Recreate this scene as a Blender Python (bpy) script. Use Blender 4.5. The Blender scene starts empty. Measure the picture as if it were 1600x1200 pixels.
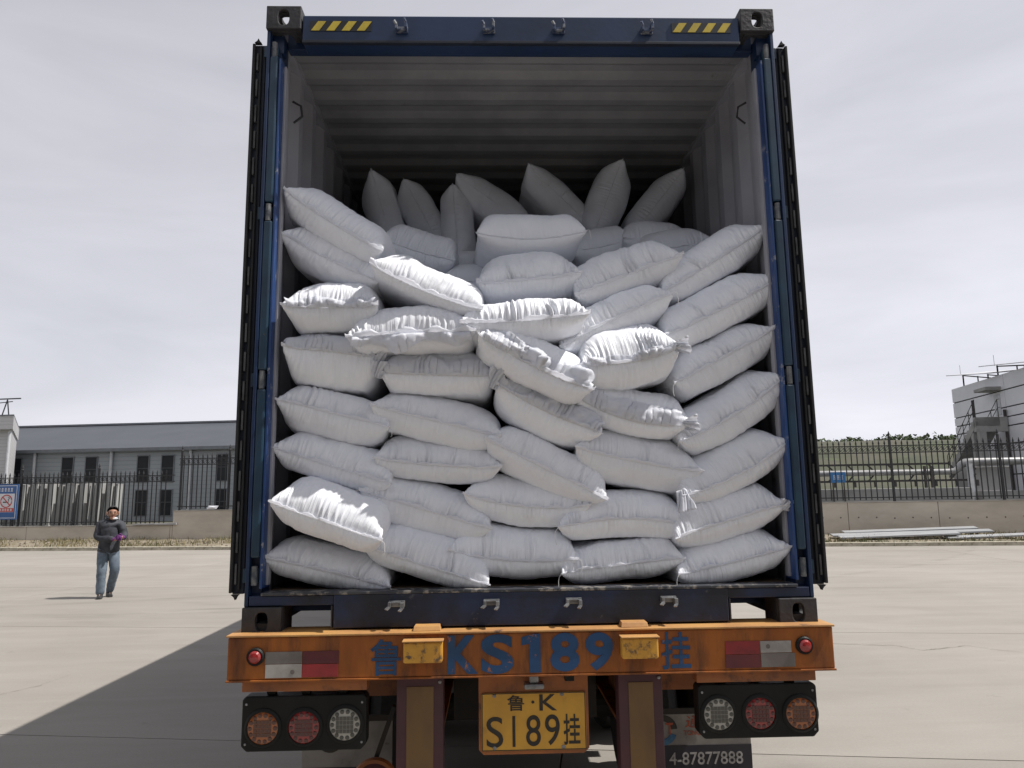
import bpy, bmesh, math, random
import numpy as np
from mathutils import Vector, Matrix, noise as mnoise

random.seed(7)
np.random.seed(7)
scene = bpy.context.scene
col = scene.collection
R = math.radians

# ------------------------------------------------------------------ camera
CAM_F, CAM_P, CAM_R, CAM_Y = 1150.0, 0.153445734, -0.0135076668, -0.0295122728
CAM_C = np.array([-0.169932414, -3.23043567, 1.70899803])

def cam_axes():
    cy, sy = math.cos(CAM_Y), math.sin(CAM_Y)
    cp, sp = math.cos(CAM_P), math.sin(CAM_P)
    fw = np.array([-sy * cp, cy * cp, sp])
    rt = np.array([cy, sy, 0.0])
    up = np.cross(rt, fw)
    c, s = math.cos(CAM_R), math.sin(CAM_R)
    return c * rt + s * up, -s * rt + c * up, fw
CAM_A = cam_axes()
cam_data = bpy.data.cameras.new('camera')
cam_data.sensor_width = 36.0
cam_data.sensor_fit = 'HORIZONTAL'
cam_data.lens = 36.0 * CAM_F / 1600.0
cam_data.clip_start = 0.05
cam_data.clip_end = 3000.0
cam = bpy.data.objects.new('camera', cam_data)
col.objects.link(cam)
m = Matrix.Identity(4)
for i in range(3):
    m[i][0] = CAM_A[0][i]; m[i][1] = CAM_A[1][i]; m[i][2] = -CAM_A[2][i]; m[i][3] = CAM_C[i]
cam.matrix_world = m
scene.camera = cam

# ------------------------------------------------------------------ sun, sky, exposure
SUN_EL = R(56.5)          # height of the sun
SUN_AZ = R(90.0 + 5.5)    # clockwise from +Y: right of the truck, a little behind the camera
sun_dir = Vector((math.cos(SUN_EL) * math.sin(SUN_AZ), math.cos(SUN_EL) * math.cos(SUN_AZ), math.sin(SUN_EL)))
sd = bpy.data.lights.new('sun', 'SUN')
sd.energy = 4.8
sd.angle = R(0.6)
sd.color = (1.0, 0.96, 0.905)
sun = bpy.data.objects.new('sun', sd)
col.objects.link(sun)
sun.rotation_euler = sun_dir.to_track_quat('Z', 'Y').to_euler()
sun.location = (30, -10, 50)

world = bpy.data.worlds.new('World')
scene.world = world
world.use_nodes = True
wn = world.node_tree.nodes
wl = world.node_tree.links
wn.clear()
w_out = wn.new('ShaderNodeOutputWorld')
w_bg = wn.new('ShaderNodeBackground')
w_bg.inputs['Strength'].default_value = 0.1
w_sky = wn.new('ShaderNodeTexSky')
w_sky.sky_type = 'NISHITA'
w_sky.sun_disc = False
w_sky.sun_elevation = SUN_EL
w_sky.sun_rotation = SUN_AZ
w_sky.air_density = 1.0
w_sky.dust_density = 2.0
w_tc = wn.new('ShaderNodeTexCoord')
w_map = wn.new('ShaderNodeMapping')
w_map.inputs['Scale'].default_value = (1.0, 1.0, 4.6)
w_map.inputs['Rotation'].default_value = (0.0, 0.12, 0.0)
w_n1 = wn.new('ShaderNodeTexNoise')
w_n1.inputs['Scale'].default_value = 1.9
w_n1.inputs['Detail'].default_value = 7.0
w_n1.inputs['Roughness'].default_value = 0.55
w_n1.inputs['Distortion'].default_value = 0.5
w_r1 = wn.new('ShaderNodeValToRGB')          # brightness of the thin overcast
w_r1.color_ramp.elements[0].position = 0.36
w_r1.color_ramp.elements[0].color = (0.92, 0.923, 0.93, 1)
w_r1.color_ramp.elements[1].position = 0.68
w_r1.color_ramp.elements[1].color = (1.08, 1.08, 1.08, 1)
w_n2 = wn.new('ShaderNodeTexNoise')
w_n2.inputs['Scale'].default_value = 1.1
w_n2.inputs['Detail'].default_value = 4.0
w_r2 = wn.new('ShaderNodeMapRange')
w_r2.inputs['From Min'].default_value = 0.3
w_r2.inputs['From Max'].default_value = 0.7
w_r2.inputs['To Min'].default_value = 0.90
w_r2.inputs['To Max'].default_value = 0.97
w_mix = wn.new('ShaderNodeMix')
w_mix.data_type = 'RGBA'
wl.new(w_tc.outputs['Generated'], w_map.inputs['Vector'])
wl.new(w_map.outputs['Vector'], w_n1.inputs['Vector'])
wl.new(w_map.outputs['Vector'], w_n2.inputs['Vector'])
wl.new(w_n1.outputs['Fac'], w_r1.inputs['Fac'])
wl.new(w_n2.outputs['Fac'], w_r2.inputs['Value'])
wl.new(w_r2.outputs['Result'], w_mix.inputs[0])
wl.new(w_sky.outputs['Color'], w_mix.inputs[6])
# thin overcast: paler towards the hazy horizon and towards the sun's side
w_sep = wn.new('ShaderNodeSeparateXYZ'); wl.new(w_tc.outputs['Generated'], w_sep.inputs['Vector'])
w_hz = wn.new('ShaderNodeMapRange'); w_hz.inputs['From Min'].default_value = 0.0; w_hz.inputs['From Max'].default_value = 0.75
w_hz.inputs['To Min'].default_value = 3.3; w_hz.inputs['To Max'].default_value = 0.0
wl.new(w_sep.outputs['Z'], w_hz.inputs['Value'])
w_az = wn.new('ShaderNodeMapRange'); w_az.inputs['From Min'].default_value = -1.0; w_az.inputs['From Max'].default_value = 1.0
w_az.inputs['To Min'].default_value = 3.75; w_az.inputs['To Max'].default_value = 5.85
wl.new(w_sep.outputs['X'], w_az.inputs['Value'])
w_sum = wn.new('ShaderNodeMath'); w_sum.operation = 'ADD'
wl.new(w_hz.outputs['Result'], w_sum.inputs[0]); wl.new(w_az.outputs['Result'], w_sum.inputs[1])
w_tint = wn.new('ShaderNodeMix'); w_tint.data_type = 'RGBA'; w_tint.blend_type = 'MULTIPLY'; w_tint.inputs[0].default_value = 1.0
w_tint.inputs[6].default_value = (0.99, 0.99, 1.07, 1)
wl.new(w_sum.outputs[0], w_tint.inputs[7])
w_cl = wn.new('ShaderNodeMix'); w_cl.data_type = 'RGBA'; w_cl.blend_type = 'MULTIPLY'; w_cl.inputs[0].default_value = 1.0
wl.new(w_tint.outputs[2], w_cl.inputs[6]); wl.new(w_r1.outputs['Color'], w_cl.inputs[7])
wl.new(w_cl.outputs[2], w_mix.inputs[7])
wl.new(w_mix.outputs[2], w_bg.inputs['Color'])
wl.new(w_bg.outputs['Background'], w_out.inputs['Surface'])

scene.view_settings.view_transform = 'Standard'
scene.view_settings.look = 'None'
scene.view_settings.exposure = 0.12
scene.view_settings.gamma = 1.0
scene.view_settings.use_curve_mapping = False
scene.render.engine = 'CYCLES'
scene.cycles.max_bounces = 8
scene.cycles.diffuse_bounces = 5
scene.cycles.transparent_max_bounces = 6
scene.cycles.use_denoising = True

# ------------------------------------------------------------------ measuring helpers
def ray(px, py):
    return CAM_A[2] + CAM_A[0] * (px - 800) / CAM_F - CAM_A[1] * (py - 600) / CAM_F
def at(px, py, Y):                                   # point of the upright plane y = Y
    d = ray(px, py)
    return CAM_C + d * ((Y - CAM_C[1]) / d[1])
def gnd(px, py, z=0.0):
    d = ray(px, py)
    return CAM_C + d * ((z - CAM_C[2]) / d[2])
# the yard boundary (kerb, wall, fence) runs at a slight angle: u along it, v behind it
BO = np.array([0.0, 22.75]); BU = np.array([0.98936, -0.14551]); BV = np.array([0.14551, 0.98936])
def bw(u, v, z):
    p = BO + BU * u + BV * v
    return (float(p[0]), float(p[1]), float(z))
def bp(px, py, v):                                   # (u, z) where a sight line meets the plane v
    d = ray(px, py)
    t = (v - (CAM_C[:2] - BO) @ BV) / (d[:2] @ BV)
    p = CAM_C + d * t
    return float((p[:2] - BO) @ BU), float(p[2])

# ------------------------------------------------------------------ materials
def new_mat(name):
    mt = bpy.data.materials.new(name)
    mt.use_nodes = True
    nt = mt.node_tree
    return mt, nt, nt.nodes['Principled BSDF']
def N(nt, t, **kw):
    n = nt.nodes.new(t)
    for k, v in kw.items():
        if k in n.inputs: n.inputs[k].default_value = v
        else: setattr(n, k, v)
    return n
def ramp(nt, src, p0, p1, c0=(0, 0, 0, 1), c1=(1, 1, 1, 1)):
    r = nt.nodes.new('ShaderNodeValToRGB')
    r.color_ramp.elements[0].position = p0; r.color_ramp.elements[0].color = c0
    r.color_ramp.elements[1].position = p1; r.color_ramp.elements[1].color = c1
    nt.links.new(src, r.inputs['Fac'])
    return r
def mixc(nt, fac, a, b, mode='MIX'):
    n = nt.nodes.new('ShaderNodeMix'); n.data_type = 'RGBA'; n.blend_type = mode
    for i, v in ((0, fac), (6, a), (7, b)):
        if hasattr(v, 'links') or hasattr(v, 'is_linked'): nt.links.new(v, n.inputs[i])
        elif i == 0: n.inputs[0].default_value = v
        else: n.inputs[i].default_value = (v[0], v[1], v[2], 1)
    return n.outputs[2]
def surf(name, c1, c2=None, scale=4.0, lo=0.4, hi=0.62, rough=0.6, metal=0.0, bump=0.0, bscale=60.0,
         wear=None, wscale=9.0, wlo=0.62, whi=0.68, spread=None, coord='Object', rrange=0.12, spec=0.5, var=0.0, wspread=None):
    """painted / mineral surface: two tones, optional worn patches of a third colour, fine relief"""
    mt, nt, b = new_mat(name)
    L = nt.links
    tc = N(nt, 'ShaderNodeTexCoord')
    mp = N(nt, 'ShaderNodeMapping')
    if spread: mp.inputs['Scale'].default_value = spread
    L.new(tc.outputs[coord], mp.inputs['Vector'])
    n1 = N(nt, 'ShaderNodeTexNoise', Scale=scale, Detail=6.0, Roughness=0.62)
    L.new(mp.outputs['Vector'], n1.inputs['Vector'])
    f = ramp(nt, n1.outputs['Fac'], lo, hi)
    c = mixc(nt, f.outputs['Color'], c1, c2 or tuple(x * 0.7 for x in c1))
    if var:
        oi = N(nt, 'ShaderNodeObjectInfo')
        mr = N(nt, 'ShaderNodeMapRange', **{'To Min': 1 - var, 'To Max': 1 + var})
        L.new(oi.outputs['Random'], mr.inputs['Value'])
        c = mixc(nt, 1.0, c, mr.outputs['Result'], 'MULTIPLY')
    if wear:
        n2 = N(nt, 'ShaderNodeTexNoise', Scale=wscale, Detail=9.0, Roughness=0.7)
        if wspread:
            mp2 = N(nt, 'ShaderNodeMapping'); mp2.inputs['Scale'].default_value = wspread
            L.new(tc.outputs[coord], mp2.inputs['Vector']); L.new(mp2.outputs['Vector'], n2.inputs['Vector'])
        else:
            L.new(tc.outputs[coord], n2.inputs['Vector'])
        f2 = ramp(nt, n2.outputs['Fac'], wlo, whi)
        c = mixc(nt, f2.outputs['Color'], c, wear)
    L.new(c, b.inputs['Base Color'])
    mr = N(nt, 'ShaderNodeMapRange', **{'To Min': max(0.02, rough - rrange), 'To Max': min(1, rough + rrange)})
    L.new(n1.outputs['Fac'], mr.inputs['Value'])
    L.new(mr.outputs['Result'], b.inputs['Roughness'])
    b.inputs['Metallic'].default_value = metal
    b.inputs['Specular IOR Level'].default_value = spec
    if bump:
        n3 = N(nt, 'ShaderNodeTexNoise', Scale=bscale, Detail=5.0)
        L.new(tc.outputs[coord], n3.inputs['Vector'])
        bm_ = N(nt, 'ShaderNodeBump', Strength=bump, Distance=0.01)
        L.new(n3.outputs['Fac'], bm_.inputs['Height'])
        L.new(bm_.outputs['Normal'], b.inputs['Normal'])
    return mt

# ------------------------------------------------------------------ object helpers
WORLD_AT = {}
def origin_of(o):
    return WORLD_AT.get(o.name, (0.0, 0.0, 0.0)) if o is not None else (0.0, 0.0, 0.0)
def empty(name, loc=(0, 0, 0)):
    o = bpy.data.objects.new(name, None)
    o.empty_display_size = 0.2
    o.location = loc
    col.objects.link(o)
    WORLD_AT[o.name] = tuple(float(x) for x in loc)
    return o
def tag(o, label=None, cat=None, group=None, kind=None):
    if label: o['label'] = label
    if cat: o['category'] = cat
    if group: o['group'] = group
    if kind: o['kind'] = kind
    return o
def link(name, me, mat=None, parent=None, loc=None):
    o = bpy.data.objects.new(name, me)
    col.objects.link(o)
    if mat is not None and len(me.materials) == 0: me.materials.append(mat)
    if parent is not None:
        o.parent = parent
    if loc is not None:
        q = origin_of(parent)
        o.location = (loc[0] - q[0], loc[1] - q[1], loc[2] - q[2])
        WORLD_AT[o.name] = tuple(float(x) for x in loc)
    else:
        WORLD_AT[o.name] = origin_of(parent)
    return o
class MB:
    """collects shapes given in world coordinates and links them as one mesh"""
    def __init__(s): s.bm = bmesh.new()
    def box(s, x0, x1, y0, y1, z0, z1, bev=0.0):
        vs = [s.bm.verts.new(p) for p in ((x0, y0, z0), (x1, y0, z0), (x1, y1, z0), (x0, y1, z0), (x0, y0, z1), (x1, y0, z1), (x1, y1, z1), (x0, y1, z1))]
        fs = [s.bm.faces.new([vs[i] for i in f]) for f in ((0, 3, 2, 1), (4, 5, 6, 7), (0, 1, 5, 4), (1, 2, 6, 5), (2, 3, 7, 6), (3, 0, 4, 7))]
        if bev > 0:
            es = list({e for f in fs for e in f.edges})
            bmesh.ops.bevel(s.bm, geom=es, offset=bev, segments=2, profile=0.5, affect='EDGES')
        return s
    def hexa(s, pts, bev=0.0):                       # 4 bottom + 4 top points
        vs = [s.bm.verts.new(p) for p in pts]
        fs = [s.bm.faces.new([vs[i] for i in f]) for f in ((0, 3, 2, 1), (4, 5, 6, 7), (0, 1, 5, 4), (1, 2, 6, 5), (2, 3, 7, 6), (3, 0, 4, 7))]
        if bev > 0:
            es = list({e for f in fs for e in f.edges})
            bmesh.ops.bevel(s.bm, geom=es, offset=bev, segments=2, profile=0.5, affect='EDGES')
        return s
    def bar(s, p0, p1, w, h, up=(0, 0, 1), bev=0.0):
        p0 = Vector(p0); p1 = Vector(p1); d = (p1 - p0).normalized()
        up = Vector(up)
        if abs(d.dot(up)) > 0.98: up = Vector((0, 1, 0))
        r = d.cross(up).normalized() * (w / 2); t = r.cross(d).normalized() * (h / 2)
        q = [p0 - r - t, p0 + r - t, p1 + r - t, p1 - r - t, p0 - r + t, p0 + r + t, p1 + r + t, p1 - r + t]
        return s.hexa(q, bev)
    def cyl(s, p0, p1, r0, r1=None, n=12, cap=True):
        r1 = r0 if r1 is None else r1
        p0 = Vector(p0); p1 = Vector(p1); d = (p1 - p0).normalized()
        a = d.orthogonal().normalized(); b = d.cross(a)
        A = [s.bm.verts.new(p0 + (a * math.cos(2 * math.pi * i / n) + b * math.sin(2 * math.pi * i / n)) * r0) for i in range(n)]
        B = [s.bm.verts.new(p1 + (a * math.cos(2 * math.pi * i / n) + b * math.sin(2 * math.pi * i / n)) * r1) for i in range(n)]
        for i in range(n): s.bm.faces.new((A[i], A[(i + 1) % n], B[(i + 1) % n], B[i]))
        if cap:
            s.bm.faces.new(A[::-1]); s.bm.faces.new(B)
        return s
    def tube(s, pts, r, n=6):
        pts = [Vector(p) for p in pts]; rings = []
        for i, p in enumerate(pts):
            d = (pts[min(i + 1, len(pts) - 1)] - pts[max(i - 1, 0)]).normalized()
            a = d.cross(Vector((0.13, 0.31, 0.94))).normalized(); b = d.cross(a)
            rr = r[i] if isinstance(r, (list, tuple)) else r
            rings.append([s.bm.verts.new(p + (a * math.cos(2 * math.pi * k / n) + b * math.sin(2 * math.pi * k / n)) * rr) for k in range(n)])
        for A, B in zip(rings, rings[1:]):
            for k in range(n): s.bm.faces.new((A[k], A[(k + 1) % n], B[(k + 1) % n], B[k]))
        s.bm.faces.new(rings[0][::-1]); s.bm.faces.new(rings[-1])
        return s
    def prism(s, poly, f0, f1):                      # poly: list of 2D points, f0/f1: 2D -> 3D
        A = [s.bm.verts.new(f0(*p)) for p in poly]; B = [s.bm.verts.new(f1(*p)) for p in poly]
        n = len(poly)
        s.bm.faces.new(A); s.bm.faces.new(B[::-1])
        for i in range(n): s.bm.faces.new((A[(i + 1) % n], A[i], B[i], B[(i + 1) % n]))
        return s
    def face(s, pts):
        s.bm.faces.new([s.bm.verts.new(p) for p in pts]); return s
    def lathe(s, c, axis, prof, n=20):               # prof: (radius, offset along axis)
        c = Vector(c); d = Vector(axis).normalized(); a = d.orthogonal().normalized(); b = d.cross(a); rings = []
        for r, t in prof:
            rings.append([s.bm.verts.new(c + d * t + (a * math.cos(2 * math.pi * k / n) + b * math.sin(2 * math.pi * k / n)) * r) for k in range(n)])
        for A, B in zip(rings, rings[1:]):
            for k in range(n): s.bm.faces.new((A[k], A[(k + 1) % n], B[(k + 1) % n], B[k]))
        s.bm.faces.new(rings[0][::-1]); s.bm.faces.new(rings[-1])
        return s
    def mesh(s, name, off=(0, 0, 0), smooth=False):
        bmesh.ops.recalc_face_normals(s.bm, faces=s.bm.faces)
        if off != (0, 0, 0): bmesh.ops.translate(s.bm, verts=s.bm.verts, vec=(-off[0], -off[1], -off[2]))
        me = bpy.data.meshes.new(name)
        s.bm.to_mesh(me); s.bm.free()
        if smooth:
            me.polygons.foreach_set('use_smooth', [True] * len(me.polygons))
            me.set_sharp_from_angle(angle=R(38))
        return me
    def build(s, name, mat, parent=None, smooth=False):
        return link(name, s.mesh(name, origin_of(parent), smooth), mat, parent)
def box(name, mat, parent, *a, bev=0.0):
    return MB().box(*a, bev=bev).build(name, mat, parent)
def fit_text(txt, x0, x1, z0, z1, Y, mat, name, parent, depth=0.002, bold=0.0, slant=None, xf=None):
    """flat lettering fitted to a rectangle of the upright plane y = Y, facing the camera side (-y)"""
    cu = bpy.data.curves.new('lettering', 'FONT')
    cu.body = txt; cu.size = 1.0; cu.resolution_u = 6; cu.offset = bold
    ob = bpy.data.objects.new('lettering', cu); col.objects.link(ob)
    bpy.context.view_layer.update()
    dg = bpy.context.evaluated_depsgraph_get()
    me = bpy.data.meshes.new_from_object(ob.evaluated_get(dg))
    bpy.data.objects.remove(ob); bpy.data.curves.remove(cu)
    n = len(me.vertices); co = np.zeros(n * 3, np.float32); me.vertices.foreach_get('co', co); co = co.reshape(-1, 3)
    mn = co.min(0); mx = co.max(0); sp = np.maximum(mx - mn, 1e-6)
    X = x0 + (co[:, 0] - mn[0]) / sp[0] * (x1 - x0)
    Z = z0 + (co[:, 1] - mn[1]) / sp[1] * (z1 - z0)
    if slant: X = X + slant * (Z - z0)
    q = origin_of(parent)
    out = np.stack([X - q[0], np.full(n, Y - q[1]), Z - q[2]], 1).astype(np.float32)
    if xf is not None: out = xf(out).astype(np.float32)
    me.vertices.foreach_set('co', out.ravel()); me.update()
    me.materials.clear()
    me.polygons.foreach_set('use_smooth', [False] * len(me.polygons))
    o = link(name, me, mat, parent)
    if depth:
        so = o.modifiers.new('thickness', 'SOLIDIFY'); so.thickness = depth; so.offset = 0.0
    return o

# ================================================================== MATERIALS
M = {}
M['blue'] = surf('container_blue', (0.012, 0.032, 0.088), (0.008, 0.021, 0.06), scale=3.0, rough=0.42, bump=0.06, bscale=35, wear=(0.07, 0.055, 0.045), wscale=14, wlo=0.69, whi=0.73)
M['blue_lit_edge'] = surf('container_blue_skylit_worn', (0.03, 0.075, 0.22), (0.018, 0.045, 0.14), scale=5.0, rough=0.38, wear=(0.30, 0.30, 0.31), wscale=18, wlo=0.60, whi=0.66, spread=(1, 1, 0.3))  # brighter blue: sky light caught by the lip put into the colour, plus rubbed patches
M['sill'] = surf('container_sill_paint', (0.013, 0.024, 0.065), (0.010, 0.012, 0.020), scale=4.0, rough=0.48, bump=0.1, bscale=40, wear=(0.12, 0.115, 0.11), wscale=11, wlo=0.64, whi=0.72)
M['hinge_bar'] = surf('hinge_bar_paint', (0.018, 0.05, 0.085), (0.012, 0.03, 0.055), scale=5, rough=0.4, wear=(0.10, 0.09, 0.08), wscale=25, wlo=0.66, whi=0.72)
M['door_edge'] = surf('door_edge_paint', (0.010, 0.016, 0.032), (0.008, 0.010, 0.018), scale=4, rough=0.5)
M['cast'] = surf('casting_iron', (0.040, 0.038, 0.040), (0.025, 0.024, 0.026), scale=9, rough=0.62, bump=0.25, bscale=55, wear=(0.10, 0.065, 0.045), wscale=13, wlo=0.62, whi=0.72)
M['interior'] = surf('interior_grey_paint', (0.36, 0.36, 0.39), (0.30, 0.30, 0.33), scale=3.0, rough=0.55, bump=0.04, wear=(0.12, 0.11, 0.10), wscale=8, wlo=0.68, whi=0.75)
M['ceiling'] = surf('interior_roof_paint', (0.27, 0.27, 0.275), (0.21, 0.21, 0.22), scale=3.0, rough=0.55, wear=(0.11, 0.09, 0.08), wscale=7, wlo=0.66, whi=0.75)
M['plywood'] = surf('plywood_floor', (0.16, 0.10, 0.06), (0.09, 0.06, 0.04), scale=3, spread=(6, 0.6, 1), rough=0.7)
M['galv'] = surf('galvanised_steel', (0.30, 0.305, 0.31), (0.16, 0.16, 0.165), scale=20, rough=0.42, metal=0.6)
M['rubber'] = surf('black_rubber', (0.012, 0.012, 0.013), (0.02, 0.02, 0.021), scale=15, rough=0.75)
M['seal_pale'] = surf('pale_seal', (0.11, 0.11, 0.115), (0.06, 0.06, 0.06), scale=18, rough=0.7)
M['haz_yellow'] = surf('hazard_yellow', (0.62, 0.47, 0.05), (0.50, 0.38, 0.05), scale=14, rough=0.5)
M['haz_black'] = surf('hazard_black', (0.012, 0.012, 0.014), (0.02, 0.02, 0.02), scale=14, rough=0.5)
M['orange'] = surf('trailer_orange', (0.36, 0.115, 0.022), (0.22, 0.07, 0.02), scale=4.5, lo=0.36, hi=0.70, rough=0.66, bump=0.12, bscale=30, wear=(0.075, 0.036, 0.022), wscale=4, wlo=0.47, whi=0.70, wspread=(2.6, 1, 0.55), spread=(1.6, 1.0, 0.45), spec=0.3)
M['orange_lit_top'] = surf('trailer_orange_lit_top', (0.50, 0.27, 0.09), (0.38, 0.19, 0.07), scale=5, rough=0.6, bump=0.1, wear=(0.10, 0.06, 0.04), wscale=10, wlo=0.64, whi=0.69)  # paler orange for upward faces: their lit look is put into the colour
M['orange_shade'] = surf('trailer_orange_frame', (0.36, 0.12, 0.03), (0.22, 0.08, 0.03), scale=4, rough=0.6, wear=(0.06, 0.035, 0.025), wscale=8, wlo=0.55, whi=0.7)
M['lamp_box'] = surf('lamp_cover_yellow', (0.62, 0.32, 0.04), (0.5, 0.24, 0.035), scale=8, rough=0.55, wear=(0.10, 0.07, 0.045), wscale=16, wlo=0.52, whi=0.60)
M['stencil'] = surf('stencil_blue', (0.012, 0.06, 0.16), (0.010, 0.045, 0.11), scale=7, rough=0.6, wear=(0.33, 0.11, 0.03), wscale=16, wlo=0.60, whi=0.645)
M['maroon'] = surf('bumper_maroon', (0.075, 0.024, 0.030), (0.05, 0.02, 0.026), scale=5, rough=0.6, wear=(0.05, 0.035, 0.03), wscale=9)
M['olive'] = surf('old_reflective_tape', (0.16, 0.088, 0.028), (0.115, 0.062, 0.024), scale=6, rough=0.5, spread=(1, 1, 0.4), wear=(0.08, 0.05, 0.028), wscale=6, wlo=0.55, whi=0.8)
M['ref_red'] = surf('reflector_red', (0.30, 0.022, 0.026), (0.17, 0.018, 0.022), scale=9, rough=0.35, wear=(0.12, 0.05, 0.045), wscale=12, wlo=0.58, whi=0.75)
M['ref_white'] = surf('reflector_white', (0.42, 0.40, 0.37), (0.28, 0.26, 0.24), scale=7, rough=0.4, wear=(0.12, 0.10, 0.09), wscale=15, wlo=0.64, whi=0.72)
M['ref_grey'] = surf('reflector_dirty', (0.20, 0.18, 0.165), (0.14, 0.12, 0.11), scale=7, rough=0.5, wear=(0.07, 0.055, 0.05), wscale=15, wlo=0.60, whi=0.72)
M['ref_redark'] = surf('reflector_red_dirty', (0.12, 0.018, 0.022), (0.08, 0.015, 0.02), scale=7, rough=0.5)
M['black_box'] = surf('lamp_housing_black', (0.006, 0.0065, 0.006), (0.012, 0.012, 0.011), scale=6, rough=0.55, spec=0.25, wear=(0.03, 0.027, 0.023), wscale=12, wlo=0.64, whi=0.8)
M['plate'] = surf('plate_yellow', (0.62, 0.33, 0.035), (0.52, 0.27, 0.035), scale=6, rough=0.4, wear=(0.28, 0.14, 0.04), wscale=9, wlo=0.58, whi=0.75)
M['ink'] = surf('plate_ink', (0.012, 0.012, 0.012), (0.03, 0.022, 0.012), scale=25, rough=0.5)
M['flap'] = surf('mudflap_white', (0.30, 0.28, 0.255), (0.20, 0.185, 0.17), scale=5, rough=0.7, wear=(0.08, 0.065, 0.05), wscale=10, wlo=0.60, whi=0.72)
M['flap_dark'] = surf('mudflap_navy', (0.022, 0.020, 0.032), (0.032, 0.028, 0.034), scale=5, rough=0.7)
M['flap_letter'] = surf('mudflap_letter', (0.42, 0.41, 0.40), (0.25, 0.24, 0.23), scale=30, rough=0.6)
M['flap_red'] = surf('mudflap_red', (0.42, 0.07, 0.02), (0.3, 0.05, 0.02), scale=20, rough=0.6)
M['flap_blue'] = surf('mudflap_blue', (0.05, 0.16, 0.28), (0.03, 0.10, 0.2), scale=20, rough=0.6)
M['tyre'] = surf('tyre_rubber', (0.014, 0.014, 0.014), (0.028, 0.025, 0.022), scale=8, rough=0.8)
M['axle'] = surf('axle_grime', (0.022, 0.02, 0.018), (0.035, 0.028, 0.022), scale=6, rough=0.75)
def lens_mat(name, c, rough=0.18):
    mt, nt, b = new_mat(name)
    b.inputs['Base Color'].default_value = (*c, 1)
    b.inputs['Roughness'].default_value = rough
    b.inputs['Coat Weight'].default_value = 0.6
    b.inputs['Coat Roughness'].default_value = 0.08
    return mt
M['lens_red'] = lens_mat('lens_red', (0.26, 0.02, 0.02))
M['lens_amber'] = lens_mat('lens_amber', (0.33, 0.095, 0.022))
M['lens_clear'] = lens_mat('lens_clear', (0.36, 0.35, 0.31))
M['lens_cell_red'] = lens_mat('lens_cell_red', (0.06, 0.008, 0.008))
M['lens_cell_amber'] = lens_mat('lens_cell_amber', (0.075, 0.02, 0.01))
M['lens_cell_clear'] = lens_mat('lens_cell_grey', (0.05, 0.05, 0.042))

# ================================================================== CONTAINER
Z0 = 1.15                      # underside of the container
ZT = Z0 + 2.896
XO = 1.219                     # outer half width
XI = 1.150                     # half width of the door opening
CL = 12.19
ct = empty('shipping_container', (0, 0, Z0))
tag(ct, 'dark blue high-cube shipping container with open doors, full of white sacks', 'container')

def holed_plate(mb, c, a1, a2, w, h, hw, hh, nrm, th, n=32, pw=2.6):
    """rectangular plate with an oval hole, thickness th along nrm"""
    c = Vector(c); a1 = Vector(a1); a2 = Vector(a2); nrm = Vector(nrm)
    angs = sorted([2 * math.pi * i / n for i in range(n)] + [math.atan2(sy * h, sx * w) % (2 * math.pi) for sx in (1, -1) for sy in (1, -1)])
    O = []; I = []
    for a in angs:
        ca, sa = math.cos(a), math.sin(a)
        t = min((w / 2) / max(abs(ca), 1e-6), (h / 2) / max(abs(sa), 1e-6))
        O.append(c + a1 * (ca * t) + a2 * (sa * t))
        e = (abs(ca / hw) ** pw + abs(sa / hh) ** pw) ** (-1 / pw)
        I.append(c + a1 * (ca * e) + a2 * (sa * e))
    V = [[mb.bm.verts.new(p + nrm * k) for p in L_] for L_ in (O, I) for k in (0, th)]
    of, ob, if_, ib = V; k = len(angs)
    for i in range(k):
        j = (i + 1) % k
        mb.bm.faces.new((of[i], of[j], if_[j], if_[i])); mb.bm.faces.new((ob[j], ob[i], ib[i], ib[j]))
        mb.bm.faces.new((if_[i], if_[j], ib[j], ib[i])); mb.bm.faces.new((of[j], of[i], ob[i], ob[j]))
def casting(sx, z):
    xo = sx * (XO + 0.003); w, d, h, t = 0.165, 0.178, 0.118, 0.026
    mb = MB()
    xc = xo - sx * w / 2; y0 = -0.004
    holed_plate(mb, (xc, y0, z + h / 2), (1, 0, 0), (0, 0, 1), w, h, 0.026, 0.040, (0, 1, 0), t)
    holed_plate(mb, (xo, y0 + t + (d - t) / 2, z + h / 2), (0, 1, 0), (0, 0, 1), d - t, h, 0.040, 0.030, (-sx, 0, 0), t)
    mb.box(min(xo - sx * w, xo - sx * (w - t)), max(xo - sx * w, xo - sx * (w - t)), y0 + t, y0 + d, z, z + h)
    xa, xb = sorted((xo - sx * t, xo - sx * (w - t)))
    holed_plate(mb, (xc, y0 + t + (d - t) / 2, z + h - t), (1, 0, 0), (0, 1, 0), xb - xa, d - t, 0.032, 0.05, (0, 0, 1), t)
    holed_plate(mb, (xc, y0 + t + (d - t) / 2, z), (1, 0, 0), (0, 1, 0), xb - xa, d - t, 0.032, 0.05, (0, 0, 1), t)
    o = mb.build('corner_casting', M['cast'], ct)
    bv = o.modifiers.new('edge', 'BEVEL'); bv.width = 0.006; bv.segments = 2; bv.limit_method = 'ANGLE'; bv.angle_limit = R(60)
    return o
for sx in (-1, 1):
    casting(sx, Z0 - 0.001); casting(sx, ZT - 0.117)

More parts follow.
